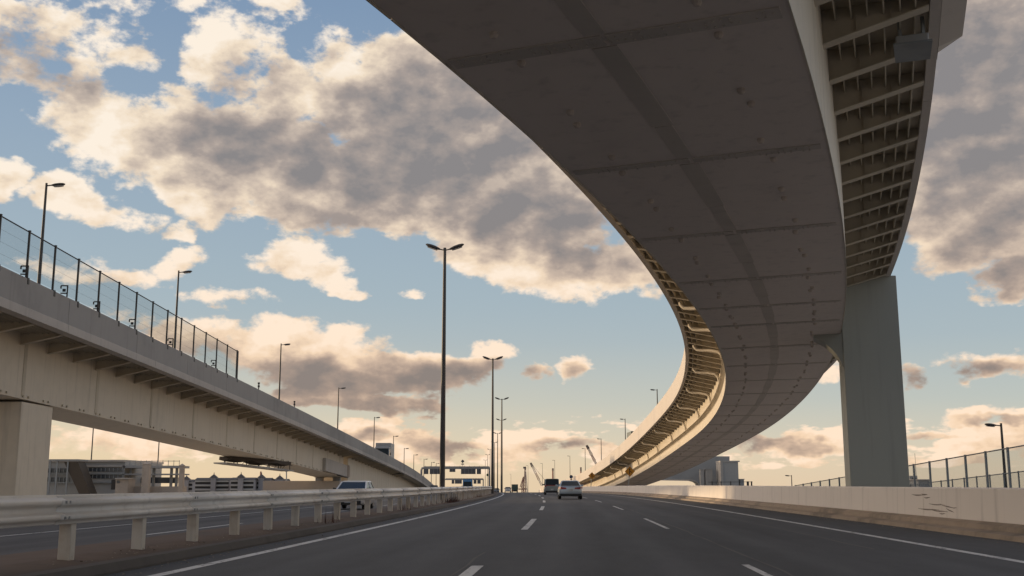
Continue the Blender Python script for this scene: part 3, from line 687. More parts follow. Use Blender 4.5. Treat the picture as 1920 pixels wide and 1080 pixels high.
mb.loft([[(x, yy, zz) for x, yy in ((vx(53) - 2.42, 51.2), (vx(53) - 2.42, 54.7), (vx(53) - 5.7, 54.7), (vx(53) - 5.7, 51.2))] for zz in (-1.5, zb - .06)])
vpart(mb, 'pier', M['cream'], bevel=.03)
mb = MB(); mb.box((vx(53) - 4, 53, zb - .03), (2.6, 2.4, .06)); vpart(mb, 'bearing_plate', M['splice'])
# end block of the girder and the cap it rests on
e0, e1 = 127.5, VG + 1.0
mb = MB(); mb.loft([[via(Y, o, z) for o, z in ((-2.02, -4.40), (-2.371, -4.40), (-2.371, -2.95), (-2.02, -2.95))] for Y in (e0, e1)]); vpart(mb, 'end_block', M['fascia_pale'])
mb = MB(); mb.loft([[via(Y, o, z) for o, z in ((-1.95, -4.50), (-2.32, -4.50), (-2.32, -4.41), (-1.95, -4.41))] for Y in (VG - 5, e1 + .5)]); vpart(mb, 'end_plate', M['seam'])
for d_ in (.25, 1.0):
    mb = MB(); p_ = via(e1 + d_, -1.98, -4.4); mb.bar(p_, p_ + Vector((0, 0, 1.5)), .22); vpart(mb, 'end_post', M['cranewhite'])
ct = via(VG, 0, -4.5).z - .45
mb = MB(); mb.box((vx(VG) - 7.2, VG - 1.0, (ct - 2.5) / 2 - .0), (9.6, 3.0, ct + 2.5)); vpart(mb, 'pier_cap', M['stone'], bevel=.05)
for dx in (-3.0, -5.2):
    mb = MB(); mb.box((vx(VG) + dx, VG - 1.0, ct + .20), (.9, .9, .39)); mb.box((vx(VG) + dx, VG - 1.0, ct + .42), (1.1, 1.1, .05)); vpart(mb, 'bearing', M['boxgrey'])
# retaining wall under the low end, cast in bays
a = VG + 1.6
while a < 322:
    b = min(a + 2.4, 323)
    mb = MB(); mb.loft([[Vector((vx(Y) + o, Y, z if z > -50 else vz(Y) - 1.43)) for o, z in ((-2.05, -4), (-2.05, -99), (-5.9, -99), (-5.9, -4))] for Y in (a, b - .07)]); vpart(mb, 'wall_bay', M['cream']); a = b
mb = MB(); mb.loft([[Vector((vx(Y) + o, Y, z if z > -50 else vz(Y) - 1.45)) for o, z in ((-2.12, -4), (-2.12, -99), (-5.8, -99), (-5.8, -4))] for Y in (VG + 1.65, 322)]); vpart(mb, 'wall_core', M['splice'])
mb = MB(); mb.loft([[via(Y, o, z) for o, z in ((.04, -1.66), (-2.3, -1.9), (-2.3, 0.02), (.04, 0.02))] for Y in (191.3, 191.42)]); vpart(mb, 'expansion_joint', M['seam'])

# wire mesh fence standing on the viaduct's parapet
fe = empty('mesh_fence', via(45, -.1, 0), 'tall wire mesh fence with dark posts along the top of the left viaduct parapet', 'fence')
fy = [via_y for via_y in np.arange(45.7 - 2.62 * 5, 82, 2.62)]
for i, Y in enumerate(fy):
    b = via(Y, -.1, -.3); t_ = via(Y, -.1, 2.05)
    mb = MB(); mb.bar(b, t_, .075, .075); mb.box(t_, (.10, .10, .05)); mb.box(via(Y, -.03, -.12), (.10, .16, .28)); attach(mb.build('post', M['dark']), fe)
    if i < len(fy) - 1:
        Y2 = fy[i + 1]
        mb = MB(); mb.hexa([via(Y + .04, -.104, .08), via(Y2 - .04, -.104, .08), via(Y2 - .04, -.096, .08), via(Y + .04, -.096, .08), via(Y + .04, -.104, 1.98), via(Y2 - .04, -.104, 1.98), via(Y2 - .04, -.096, 1.98), via(Y + .04, -.096, 1.98)])
        attach(mb.build('mesh_panel', M['panel']), fe)
mb = MB(); mb.tube([via(Y, -.1, 2.0) for Y in fy], .028, 6); attach(mb.build('top_rail', M['dark']), fe)
mb = MB()
for z in (.5, .98, 1.48): mb.tube([via(Y, -.1, z) for Y in fy], .004, 4)
attach(mb.build('strand', M['galv']), fe)
Ye = fy[-1]; mb = MB(); mb.bar(via(Ye + .28, -.1, -.2), via(Ye + .28, -.1, 2.05), .075); attach(mb.build('post', M['dark']), fe)
# square bracket frames fixed on the parapet beside the fence
for px, py, txt in ((42, 508, 'square dark bracket frame on the viaduct parapet, largest and nearest of five'), (117, 543, 'square dark bracket frame on the viaduct parapet, second largest of five'), (178, 572, 'square dark bracket frame on the viaduct parapet, middle one of five'), (245, 604, 'square dark bracket frame on the viaduct parapet, second smallest of five'), (317, 640, 'square dark bracket frame on the viaduct parapet, next to a thick fence post'), (398, 680, 'square dark bracket frame on the viaduct parapet, smallest, near the fence end')):
    Y = 40.0
    for _ in range(30): Y += (at(px, py, Y).x - vx(Y) + .05) * 1.2
    b = via(Y, .03, 0); fr = empty('bracket_frame', b, txt, 'bracket', 'bracket frames on the viaduct parapet')
    mb = MB(); w, h = .30, .42
    mb.bar(b + Vector((w / 2, 0, -.1)), b + Vector((w / 2, 0, h)), .05); mb.bar(b + Vector((-w / 2, 0, h)), b + Vector((w / 2 + .025, 0, h)), .05); mb.bar(b + Vector((-w / 2, 0, h)), b + Vector((-w / 2, 0, h * .68)), .05)
    mb.bar(b + Vector((-w / 2, 0, .07)), b + Vector((w / 2, 0, .07)), .05); attach(mb.build('frame', M['dark']), fr)
    mb = MB(); mb.box(b + Vector((.0, 0, .21)), (.13, .06, .13)); attach(mb.build('reflector', M['plastic']), fr)
# small marker posts further along the parapet
for px, py, txt in ((485, 727, 'small dark marker post on the viaduct parapet just past the fence'), (552, 758, 'small dark marker post on the viaduct parapet between two lamps')):
    Y = 80.0
    for _ in range(30): Y += (at(px, py, Y).x - vx(Y) + .1) * 1.5
    b = via(Y, -.1, 0); mb = MB(); mb.tube([b, b + Vector((0, 0, .5))], .045, 8); mb.box(b + Vector((0, 0, .26)), (.16, .07, .16)); mb.box(b + Vector((0, 0, .50)), (.16, .07, .14))
    tag(mb.build('marker_post', M['dark'], origin=b), txt, 'marker post', 'marker posts on the viaduct parapet')
# inspection platform hung below the viaduct girder
A = at(404, 869.5, 97.5); B = at(531, 884, 107.5)
mp = empty('inspection_platform', A, 'long flat inspection platform hung on steel hangers under the left viaduct girder', 'platform')
dv = (B - A); nv = Vector((dv.y, -dv.x, 0)).normalized()
mb = MB(); mb.hexa([A - nv * .2, B - nv * .2, B + nv * 1.2, A + nv * 1.2] + [p + Vector((0, 0, .12)) for p in (A - nv * .2, B - nv * .2, B + nv * 1.2, A + nv * 1.2)]); attach(mb.build('deck', M['boxgrey']), mp)
for q in (.12, .3, .47, .62, .78, .96):
    p = A + dv * q; top = via(p.y, 0, -4.55).z
    mb = MB()
    for e in (0.0, 1.0):
        pp = p + nv * e; mb.bar(pp + Vector((0, 0, .12)), (pp.x, pp.y, top + .02), .07)
    attach(mb.build('hanger', M['dark']), mp)
mb = MB(); mb.bar(A + nv * 1.0 + Vector((0, 0, .55)), B + nv * 1.0 + Vector((0, 0, .55)), .05)
for q in np.arange(0, .9, .12): mb.bar(A + dv * q + nv + Vector((0, 0, .14)), A + dv * (q + .1) + nv + Vector((0, 0, .95)), .035)
attach(mb.build('railing', M['dark']), mp)
mb = MB(); N = 12; rg = []
for i in range(N + 1):
    q = .05 + .9 * i / N; p = A + dv * q; top = via(p.y, 0, -4.54).z; sag = .22 + .30 * abs(math.sin(q * 9)) * (1 - abs(q - .5))
    rg.append([Vector((p.x, p.y, top)), Vector((p.x, p.y, top - sag)) - nv * .05, Vector((p.x, p.y, top - sag * 1.1)) + nv * .6, Vector((p.x, p.y, top - sag * .8)) + nv * 1.2, Vector((p.x, p.y, top)) + nv * 1.2])
mb.loft(rg); attach(mb.build('netting', M['net']), mp)

# ------------------------------------------------------------------ street lamps
def solve_y(px, py, fx, Y=120.0):
    for _ in range(60): Y += (fx(Y) - at(px, py, Y).x) / ((px - 960) / FPX) * .7 if abs(px - 960) > 1 else 0
    return Y
def head_mesh(c, d, L=.95, w=.30, h=.16, tilt=0.18):
    """a cobra-like luminaire: flattened tapering shell along d from c"""
    d = Vector(d).normalized(); u = Vector((0, 0, 1)); r = d.cross(u); up = u; rings = []
    for q, k in ((0, .30), (.12, .62), (.35, .95), (.65, 1), (.88, .75), (1, .25)):
        p = c + d * L * q + up * L * q * tilt
        rings.append([p + r * (w * k * math.cos(a)) * .5 + up * (h * k * math.sin(a)) * .5 for a in [i * math.pi / 5 for i in range(10)]])
    mb = MB(); mb.loft(rings); return mb
def lens_mesh(c, d, L=.95, w=.30, h=.16, tilt=0.18):
    d = Vector(d).normalized(); u = Vector((0, 0, 1)); r = d.cross(u); mb = MB(); rings = []
    for q, k in ((.22, .5), (.4, .78), (.68, .8), (.88, .5)):
        p = c + d * L * q + u * (L * q * tilt - h * .46); rings.append([p - r * w * k * .5, p + r * w * k * .5, p + r * w * k * .42 - u * .035, p - r * w * k * .42 - u * .035])
    mb.loft(rings); return mb
def lamp(base, top, sides, label, group, r0=.11, r1=.065, L=.9, small=False):
    t = empty('street_lamp', base, label, 'street lamp', group)
    mb = MB(); mb.tube([base, top + Vector((0, 0, .12))], [r0 * 1.1, r1], 10); p = attach(mb.build('pole', M['lamp'], smooth=True), t)
    for d in sides:
        d = Vector(d); c = top + d * .28 + Vector((0, 0, -.02 if len(sides) == 1 else 0.02))
        mb = MB(); mb.tube([top + Vector((0, 0, -.05)), c + d * .12 + Vector((0, 0, .02))], .04, 6); attach(mb.build('arm', M['lamp']), t)
        tl = .34 if len(sides) == 2 else .10; hh = .26 if len(sides) == 2 else .18
        h = attach(head_mesh(c, d, L, .44, hh, tl).build('lamp_head', M['lamp'], smooth=True), t)
        l = attach(lens_mesh(c, d, L, .44, hh, tl).build('lens', M['lens']), t)
        l.parent = h; l.location = -Vector(h.location) + Vector(l.location)
    return t
ordw = ['nearest and tallest', 'second nearest', 'third nearest', 'fourth nearest', 'fifth nearest', 'sixth nearest', 'seventh nearest', 'eighth nearest', 'smallest and most distant']
for i, (pt, py, Y) in enumerate(((834, 468, 72), (924, 674, 136), (941, 749, 200), (940, 788, 266), (933, 813, 333), (927, 830, 404), (919, 843, 484), (914.5, 853, 570), (910, 863, 694))):
    top = at(pt, py, Y); lamp(Vector((top.x, Y, zr(Y) - .2)), top, ((-1, 0, 0), (1, 0, 0)), 'twin-headed dark street lamp in the median, %s of the row' % ordw[i], 'twin lamps in the median', .17, .10, 1.0)
LL = ((87, 347), (335, 510), (527, 646), (635, 728), (702, 783), (738, 818), (758, 841), (776, 853), (795, 861), (809, 867), (818, 869))
lw = ['at the left edge, cut across by the fence', 'rising behind the thick fence post', 'just past the end of the fence', 'fourth from the left', 'fifth from left, above the box truck', 'sixth from the left, just past the box truck', 'seventh from the left', 'eighth from the left', 'ninth from the left, over the sign gantry end', 'tenth from the left, beyond the sign gantry', 'smallest, beside the tall twin lamp']
for i, (px, py) in enumerate(LL):
    Y = solve_y(px, py, lambda y: vx(y) - 8.12); top = at(px, py, Y)
    lamp(Vector((top.x, Y, vz(Y) - .9)), top, ((1, 0, 0),), 'single-armed street lamp along the left viaduct, ' + lw[i], 'single lamps along the left viaduct', .12, .07, .85)
RL = ((1232, 731, 180), (1172, 786, 236), (1127, 823, 300), (1097, 841, 366), (1068.5, 855, 464), (1040, 863, 525), (1017, 869, 600), (990, 873, 660), (958, 889, 900))
rw = ['nearest, above the flyover parapet on its bend', 'second nearest, above the flyover parapet', 'third, just above the low end of the flyover', 'fourth, beside the merge signs', 'fifth, behind the silver car', 'sixth, behind the grey van', 'seventh, left of the grey van', 'eighth, beside the red gantry crane', 'ninth and faintest, above the white car']
for i, (px, py, Y) in enumerate(RL):
    top = at(px, py, Y); s0 = (Y - 10)
    base = fly(min(s0 + 8, 330), OFF + 4.8, 3.2).z if Y < 300 else zr(Y)
    lamp(Vector((top.x, Y, base)), top, ((-1, 0, 0),), 'single-armed street lamp on the right side, ' + rw[i], 'single lamps along the right side', .12, .08, .85)
top = at(1877, 797, 70); lamp(Vector((top.x, 70, -1)), top, ((-1, .0, 0),), 'short street lamp standing behind the mesh fence right of the pier', None, .10, .07, .75)
top = at(1484, 892, 200); lamp(Vector((top.x, 200, -2)), top, ((-1, 0, 0),), 'small street lamp showing above the barrier left of the big pier', None, .10, .07, .9)
for px, y0, Y, txt in ((177, 803, 190, 'thin tall pole behind the grey station block, near the square pier'), (300, 827, 210, 'thin tall pole behind the grey station block, between the stone pillars')):
    t_ = at(px, y0 - 30, Y); b = Vector((t_.x, Y, zground(Y))); mb = MB(); mb.tube([b, t_], [.13, .09], 8); mb.box((t_.x, Y, t_.z + .05), (.5, .18, .12))
    tag(mb.build('mast', M['lamp'], origin=b), txt, 'mast')

# ------------------------------------------------------------------ vehicles
def wheel_set(root, W, yf, yr, r=.32, w=.21):
    for x in (-W / 2 + w / 2 + .02, W / 2 - w / 2 - .02):
        for y in (yf, yr):
            mb = MB(); mb.loft([[Vector((x + dx, y + math.cos(a) * rr_, r + math.sin(a) * rr_)) for a in [i * math.pi / 10 for i in range(20)]] for dx, rr_ in ((-w / 2, r * .9), (-w / 2 + .03, r), (w / 2 - .03, r), (w / 2, r * .9))])
            o = mb.build('wheel', M['tyre'], root, smooth=True)
            sg = 1 if x > 0 else -1; mb = MB(); mb.loft([[Vector((x + sg * (w / 2 + dx), y + math.cos(a) * rr_, r + math.sin(a) * rr_)) for a in [i * math.pi / 8 for i in range(16)]] for dx, rr_ in ((-.01, r * .62), (.008, r * .6), (.004, r * .1))])
            mb.build('rim', M['rim'], o)
def loft_y(st, fn):
    mb = MB(); mb.loft([[Vector(p) for p in fn(*q)] for q in st]); return mb
def car(label, loc, rz, paint_, L, W, H, kind, group=None, cat='car', name='car'):
    root = empty(name, loc, label, cat, group, rz)
    r = .32; hw = W / 2; belt = .93 if kind == 'sedan' else (1.0 if kind == 'hatch' else 1.08)
    def ring(y, zb, zs, k):
        w = hw * k
        half = [(w * .90, zb), (w * .985, zb + .10), (w, zb + (zs - zb) * .45), (w * .985, zb + (zs - zb) * .72), (w * .93, zs - .03), (w * .84, zs)]
        return [(x, y, z) for x, z in half] + [(-x, y, z) for x, z in reversed(half)]
    if kind == 'sedan': st = [(-L / 2, .42, .92, .80), (-L / 2 + .06, .32, 1.00, .92), (-L / 2 + .35, .26, 1.02, .985), (-L / 2 + 1.1, .22, .99, 1), (0, .2, .95, 1), (L / 2 - 1.3, .2, .93, 1), (L / 2 - .45, .24, .80, .97), (L / 2 - .08, .30, .66, .88), (L / 2, .36, .58, .78)]
    elif kind == 'hatch': st = [(-L / 2, .40, .98, .86), (-L / 2 + .08, .30, 1.05, .96), (-L / 2 + .5, .24, 1.06, 1), (0, .22, 1.02, 1), (L / 2 - 1.1, .22, .99, 1), (L / 2 - .4, .26, .90, .97), (L / 2 - .06, .32, .74, .88), (L / 2, .40, .62, .78)]
    else: st = [(-L / 2, .40, 1.08, .93), (-L / 2 + .06, .30, 1.12, .985), (-L / 2 + .4, .25, 1.12, 1), (0, .24, 1.10, 1), (L / 2 - .9, .24, 1.08, 1), (L / 2 - .3, .28, .96, .96), (L / 2, .38, .72, .84)]
    body = loft_y(st, ring).build('body', paint_, root, smooth=True)
    if kind == 'sedan': g0, g1, t0, t1 = -L / 2 + .42, L / 2 - 1.25, -L / 2 + 1.15, L / 2 - 2.05
    elif kind == 'hatch': g0, g1, t0, t1 = -L / 2 + .12, L / 2 - .85, -L / 2 + .55, L / 2 - 1.95
    else: g0, g1, t0, t1 = -L / 2 + .05, L / 2 - .55, -L / 2 + .22, L / 2 - 1.15
    wb, wt = hw * (.88 if kind != 'hatch' else .92), hw * (.66 if kind == 'sedan' else .76 if kind == 'hatch' else .84)
    zt = H - .07
    B_ = [Vector((-wb, g0, belt)), Vector((wb, g0, belt)), Vector((wb, g1, belt)), Vector((-wb, g1, belt))]
    T_ = [Vector((-wt, t0, zt)), Vector((wt, t0, zt)), Vector((wt, t1, zt)), Vector((-wt, t1, zt))]
    MB().hexa(B_ + T_).build('window_glass', M['glass_dark'], root)
    mb = MB(); rr_ = []
    for k, z in ((1.0, zt - .015), (1.015, zt + .01), (.95, H - .015), (.80, H)):
        rr_.append([Vector((p.x * k, (p.y - (t0 + t1) / 2) * (k if k < 1 else 1.01) + (t0 + t1) / 2, z)) for p in T_])
    mb.loft(rr_); mb.build('roof', paint_, root, smooth=False, bevel=.02)
    for i in range(4):
        mb = MB(); mb.bar(B_[i] * 1.0, T_[i], .075, .06); mb.build('pillar', paint_, root)
    for sx in (-1, 1):
        mb = MB(); mb.bar(Vector((sx * wb, (g0 + g1) / 2 - .1, belt)), Vector((sx * wt, (t0 + t1) / 2 - .1, zt)), .08, .05); mb.build('pillar', paint_, root)
        ym = g1 - .45; mb = MB(); mb.hexa([Vector((sx * (hw * .86), ym, belt + .02)), Vector((sx * (hw + .18), ym - .03, belt + .05)), Vector((sx * (hw + .17), ym + .06, belt + .05)), Vector((sx * (hw * .86), ym + .08, belt + .02)), Vector((sx * (hw * .88), ym, belt + .15)), Vector((sx * (hw + .17), ym - .03, belt + .19)), Vector((sx * (hw + .15), ym + .06, belt + .19)), Vector((sx * (hw * .88), ym + .08, belt + .15))]); mb.build('mirror', M['plastic'] if paint_ is not M['silver'] else paint_, root, bevel=.02)
        y0 = -L / 2
        if kind == 'sedan':
            mb = MB(); mb.hexa([Vector((sx * hw * .34, y0 - .03, .78)), Vector((sx * hw * .80, y0 - .015, .76)), Vector((sx * hw * .99, y0 + .20, .78)), Vector((sx * hw * .36, y0 + .2, .80)), Vector((sx * hw * .36, y0 - .02, .89)), Vector((sx * hw * .80, y0 - .005, .94)), Vector((sx * hw * .985, y0 + .20, .94)), Vector((sx * hw * .36, y0 + .2, .90))]); mb.build('tail_light', M['redlamp'], root)
        else:
            mb = MB(); mb.box((sx * hw * .86, y0 + .05, 1.0 if kind == 'van' else .95), (hw * .2, .16, .22 if kind == 'van' else .26)); mb.build('tail_light', M['redlamp'], root, bevel=.02)
        mb = MB(); mb.hexa([Vector((sx * hw * .40, L / 2 - .13, .56)), Vector((sx * hw * .90, L / 2 - .28, .58)), Vector((sx * hw * .9, L / 2 - .5, .58)), Vector((sx * hw * .4, L / 2 - .4, .56)), Vector((sx * hw * .40, L / 2 - .16, .70)), Vector((sx * hw * .90, L / 2 - .34, .74)), Vector((sx * hw * .9, L / 2 - .5, .74)), Vector((sx * hw * .4, L / 2 - .4, .70))]); mb.build('headlight', M['lens'], root)
    y0 = -L / 2
    if kind == 'sedan':
        mb = MB(); mb.hexa([Vector((-hw * .88, y0 - .02, .24)), Vector((hw * .88, y0 - .02, .24)), Vector((hw * .9, y0 + .3, .24)), Vector((-hw * .9, y0 + .3, .24)), Vector((-hw * .90, y0 - .02, .43)), Vector((hw * .90, y0 - .02, .43)), Vector((hw * .95, y0 + .3, .43)), Vector((-hw * .95, y0 + .3, .43))]); mb.build('rear_bumper', M['plastic'], root, bevel=.02)
        MB().box((0, y0 - .005, .70), (.34, .04, .17)).build('number_plate', M['plate'], root)
        mb = MB(); mb.bar(Vector((-hw * .80, y0 + .10, 1.02)), Vector((hw * .80, y0 + .10, 1.02)), .16, .025); mb.build('boot_lip', paint_, root)
        for sx in (-.38, .38):     # head restraints seen through the back window
            MB().box((sx, y0 + 1.55, belt + .22), (.27, .1, .2)).build('head_restraint', M['cabin'], root, bevel=.04)
    elif kind == 'van':
        MB().box((0, y0 + .005, .62), (.34, .04, .17)).build('number_plate', M['plate'], root)
        MB().box((0, y0 - .005, 1.10), (W * .84, .06, .085)).build('light_bar', M['redlamp'], root)
        mb = MB(); mb.box((0, y0 - .0, .38), (W * .90, .14, .20)); mb.build('rear_bumper', M['plastic'], root, bevel=.03)
        MB().box((0, t0 + .02, H - .02), (W * .72, .26, .05)).build('roof_spoiler', paint_, root, bevel=.015)
    else:
        mb = MB(); mb.box((0, L / 2 - .03, .42), (W * .80, .10, .22)); mb.build('grille', M['plastic'], root, bevel=.02)
        MB().box((0, L / 2 + .02, .45), (.34, .03, .16)).build('number_plate', M['plate'], root)
        MB().box((0, y0 + .02, .66), (.34, .04, .17)).build('number_plate', M['plate'], root)
    wheel_set(root, W, L / 2 - .92, -L / 2 + .95, r)
    return root
def hd(Y): return -math.atan((xr(Y + 2) - xr(Y - 2)) / 4)
def place(px, Y, z=None): p = at(px, 908, Y); return Vector((p.x, Y, (zr(Y) if z is None else z) + .005))
car('silver saloon car driving ahead in the middle lane, seen from behind', place(1068, 88), hd(88), M['silver'], 4.6, 1.86, 1.44, 'sedan')
car('grey minivan with a dark rear window ahead of the silver car', place(1034, 133), hd(133), M['vanpaint'], 4.5, 1.80, 1.86, 'van', cat='van', name='van')
car('small white car far ahead beside the end of the guard rail', place(952, 300), hd(300), M['whitecar'], 3.9, 1.70, 1.46, 'hatch')
car('white hatchback coming the other way behind the guard rail', place(665, 63, -.24), hd(63) + math.pi, M['whitecar'], 4.2, 1.80, 1.56, 'hatch')
car('black car coming the other way just above the rail near the blue truck', place(908, 290, zr(290) - .24), hd(290) + math.pi, M['black'], 4.4, 1.78, 1.66, 'van', cat='van', name='van')
car('dark car low behind the rail beside the twin lamp poles', place(931, 330, zr(330) - .24), hd(330) + math.pi, M['black'], 4.4, 1.78, 1.55, 'hatch')
car('dark car at the foot of the viaduct beside the tall twin lamp', place(814, 245, zr(245) - .2), hd(245) + math.pi, M['black'], 4.3, 1.75, 1.75, 'hatch')
def truck(label, loc, rz, cabm, boxm, W, Hb, Hc, Lb, front=True, scale=None):
    root = empty('truck', loc, label, 'truck', None, rz)
    MB().box((0, .1, .75), (W * .5, Lb + 1.9, .24)).build('chassis', M['plastic'], root)
    bx = MB(); bx.box((0, -.95, (Hb + .95) / 2), (W, Lb, Hb - .95)); bo = bx.build('cargo_box', boxm, root, bevel=.03)
    mb = MB()
    for z in (1.0, Hb - .06): mb.box((0, -.95 - Lb / 2, z), (W * .98, .06, .08))
    for x in (-W * .47, 0, W * .47): mb.box((x, -.95 - Lb / 2, (Hb + .95) / 2), (.07, .06, Hb - 1.15))
    mb.build('rear_frame', M['signback'], bo)
    yc = -.95 + Lb / 2 + .08; cw = W * .48
    P = [(yc, .5), (yc + 1.75, .5), (yc + 1.8, 1.25), (yc + 1.55, Hc - .12), (yc + 1.35, Hc), (yc, Hc)]
    MB().extrude([(-cw, y, z) for y, z in P], (cw * 2, 0, 0)).build('cab', cabm, root, bevel=.05)
    n = Vector((0, .012, .003))
    MB().hexa([Vector((-cw * .88, yc + 1.79, 1.32)) + n, Vector((cw * .88, yc + 1.79, 1.32)) + n, Vector((cw * .88, yc + 1.75, 1.32)) + n, Vector((-cw * .88, yc + 1.75, 1.32)) + n, Vector((-cw * .84, yc + 1.59, Hc - .28)) + n, Vector((cw * .84, yc + 1.59, Hc - .28)) + n, Vector((cw * .84, yc + 1.5, Hc - .28)) + n, Vector((-cw * .84, yc + 1.5, Hc - .28)) + n]).build('windscreen', M['glass_dark'], root)
    for sx in (-1, 1):
        MB().hexa([Vector((sx * (cw + .006), y, z)) for y, z in ((yc + .35, 1.35), (yc + 1.55, 1.35), (yc + 1.4, Hc - .35), (yc + .35, Hc - .35))] + [Vector((sx * (cw - .02), y, z)) for y, z in ((yc + .35, 1.35), (yc + 1.55, 1.35), (yc + 1.4, Hc - .35), (yc + .35, Hc - .35))]).build('side_window', M['glass_dark'], root)
        MB().box((sx * (cw + .17), yc + 1.7, 1.75), (.14, .08, .4)).build('mirror', M['plastic'], root)
        MB().box((sx * cw * .75, yc + 1.79, .75), (.3, .05, .18)).build('headlight', M['lens'], root)
        MB().box((sx * W * .40, -.95 - Lb / 2 - .02, .82), (.3, .06, .14)).build('tail_light', M['redlamp'], root)
    wheel_set(root, W * .96, yc + .95, -.95 - Lb / 2 + 1.1, .45, .28)
    return root
truck('dark green box truck far ahead near the road crest, seen from behind', place(965, 380), hd(380), M['green'], M['green'], 2.15, 2.95, 2.3, 4.6)
truck('bright blue truck coming the other way under the sign gantry', place(877, 275, zr(275) - .24), hd(275) + math.pi, M['blue'], M['blue'], 2.35, 3.45, 3.1, 6.0)
Y = 178; p = Vector((at(721, 845, Y).x, Y, vz(Y) - 1.1)); truck('grey box truck on the left viaduct, only its top above the parapet', p, math.pi + .02, M['boxgrey'], M['boxgrey'], 2.4, 3.55, 2.9, 6.5)
truck('dark green truck up on the curved flyover, its top just above the parapet', Vector((18.4, 165, fly(165, 0, 2.9).z)), .02, M['green'], M['green'], 2.2, 3.9, 2.9, 5.0)

# ------------------------------------------------------------------ signs and gantries
def diamond_sign(px, py, Y, label):
    c = at(px, py, Y); b = Vector((c.x - .25, Y + .12, zr(Y) + .4)); t = empty('road_sign', b, label, 'road sign', 'yellow merge signs behind the barrier')
    mb = MB(); mb.tube([b, Vector((c.x - .1, Y + .08, c.z - .7)), Vector((c.x, Y + .07, c.z + .3))], .05, 8); attach(mb.build('pole', M['galv']), t)
    h = .62; pl = MB(); pl.extrude([(c.x, Y, c.z - h), (c.x + h, Y, c.z), (c.x, Y, c.z + h), (c.x - h, Y, c.z)], (0, .03, 0)); f_ = attach(pl.build('sign_plate', M['yellow']), t)
    mb = MB(); y = Y - .012; k = h * .93
    for a, b_ in (((0, -k), (k, 0)), ((k, 0), (0, k)), ((0, k), (-k, 0)), ((-k, 0), (0, -k))): mb.bar((c.x + a[0], y + .009, c.z + a[1]), (c.x + b_[0], y + .009, c.z + b_[1]), .012, .035, up=Vector((0, 1, 0)))
    mb.bar((c.x - .03, y, c.z - .34), (c.x - .03, y, c.z + .30), .09, .016, up=Vector((0, 1, 0)))
    mb.bar((c.x + .25, y, c.z - .14), (c.x + .01, y, c.z + .06), .07, .014, up=Vector((0, 1, 0)))
    mb.extrude([(c.x - .15, y - .008, c.z + .2), (c.x + .09, y - .008, c.z + .2), (c.x - .03, y - .008, c.z + .42)], (0, .016, 0))
    o = attach(mb.build('merge_symbol', M['signblack']), t); o.parent = f_; o.location = Vector(o.location) - Vector(f_.location)
diamond_sign(1181, 884, 135, 'yellow diamond merge sign behind the barrier, the larger and nearer of two')
diamond_sign(1110, 892, 190, 'yellow diamond merge sign behind the barrier, the smaller one further off')
c = at(1071, 894, 230); b = Vector((c.x, 230.1, zr(230))); t = empty('round_sign', b, 'round dark blue road sign above the roof of the silver car', 'road sign')
mb = MB(); mb.tube([b, Vector((c.x, 230.1, c.z + .2))], .05, 8); attach(mb.build('pole', M['galv']), t)
mb = MB(); mb.tube([Vector((c.x, 230.0, c.z)), Vector((c.x, 230.03, c.z))], .36, 20); attach(mb.build('sign_plate', M['bluesign']), t)
mb = MB(); mb.box((c.x, 230.0, c.z - .52), (.42, .03, .2)); attach(mb.build('supplementary_plate', M['signback']), t)
def gantry(px0, px1, py, Y, panels, label, right_col=True):
    A_ = at(px0, py, Y); B2 = at(px1, py, Y); t = empty('sign_gantry', (A_.x, Y, zr(Y) - .8), label, 'sign gantry', 'sign gantries over the other carriageway')
    mb = MB(); mb.tube([Vector((A_.x, Y, zr(Y) - .8)), Vector((A_.x, Y, A_.z - .5)), Vector((A_.x + .2, Y, A_.z - .12)), Vector((A_.x + .7, Y, A_.z))], .26, 10); attach(mb.build('column', M['parapet_grey'], smooth=True), t)
    if right_col:
        mb = MB(); mb.tube([Vector((B2.x, Y, zr(Y) - .8)), Vector((B2.x, Y, B2.z + .1))], .22, 10); attach(mb.build('column', M['parapet_grey'], smooth=True), t)
    mb = MB(); mb.box(((A_.x + .6 + B2.x) / 2, Y, A_.z), (B2.x - A_.x - .6, .5, .62)); n = int((B2.x - A_.x) / 1.1)
    for i in range(n): mb.box((A_.x + .9 + i * 1.1, Y, A_.z + .36), (.07, .3, .14))
    attach(mb.build('beam', M['parapet_grey']), t)
    for a, b_, c_, d_ in panels:
        P = at(a, c_, Y); Q = at(b_, d_, Y); mb = MB(); mb.box(((P.x + Q.x) / 2, Y - .35, (P.z + Q.z) / 2), (Q.x - P.x, .10, P.z - Q.z)); o = attach(mb.build('sign_panel', M['signback']), t)
        mb = MB(); n = max(2, int((Q.x - P.x) / .8))
        for i in range(n + 1): mb.box((P.x + .04 + (Q.x - P.x - .08) * i / n, Y - .43, (P.z + Q.z) / 2), (.06, .06, (P.z - Q.z) * .97))
        q = attach(mb.build('stiffening_frame', M['bldgrey']), t); q.parent = o; q.location = Vector(q.location) - Vector(o.location)
    return t
gantry(790, 917.5, 877, 250, ((795, 803.5, 879, 889), (806, 828, 879, 889), (843, 854, 879, 885), (864.5, 892, 879, 889), (894, 902, 879, 889)), 'grey steel sign gantry with dark sign backs spanning the far carriageway, the nearer of two')
gantry(833, 906, 898.5, 420, ((847, 852, 900, 907), (853, 866, 900, 907), (888, 893.5, 900, 907), (895, 901.5, 900, 907)), 'grey sign gantry seen low beneath the bigger one, the further of two')
c = at(867.5, 865, 250.3); t = empty('warning_sign', (c.x, 250.3, at(867, 874, 250.3).z), 'dark diamond sign with a small plate seen from behind, on top of the sign gantry', 'road sign')
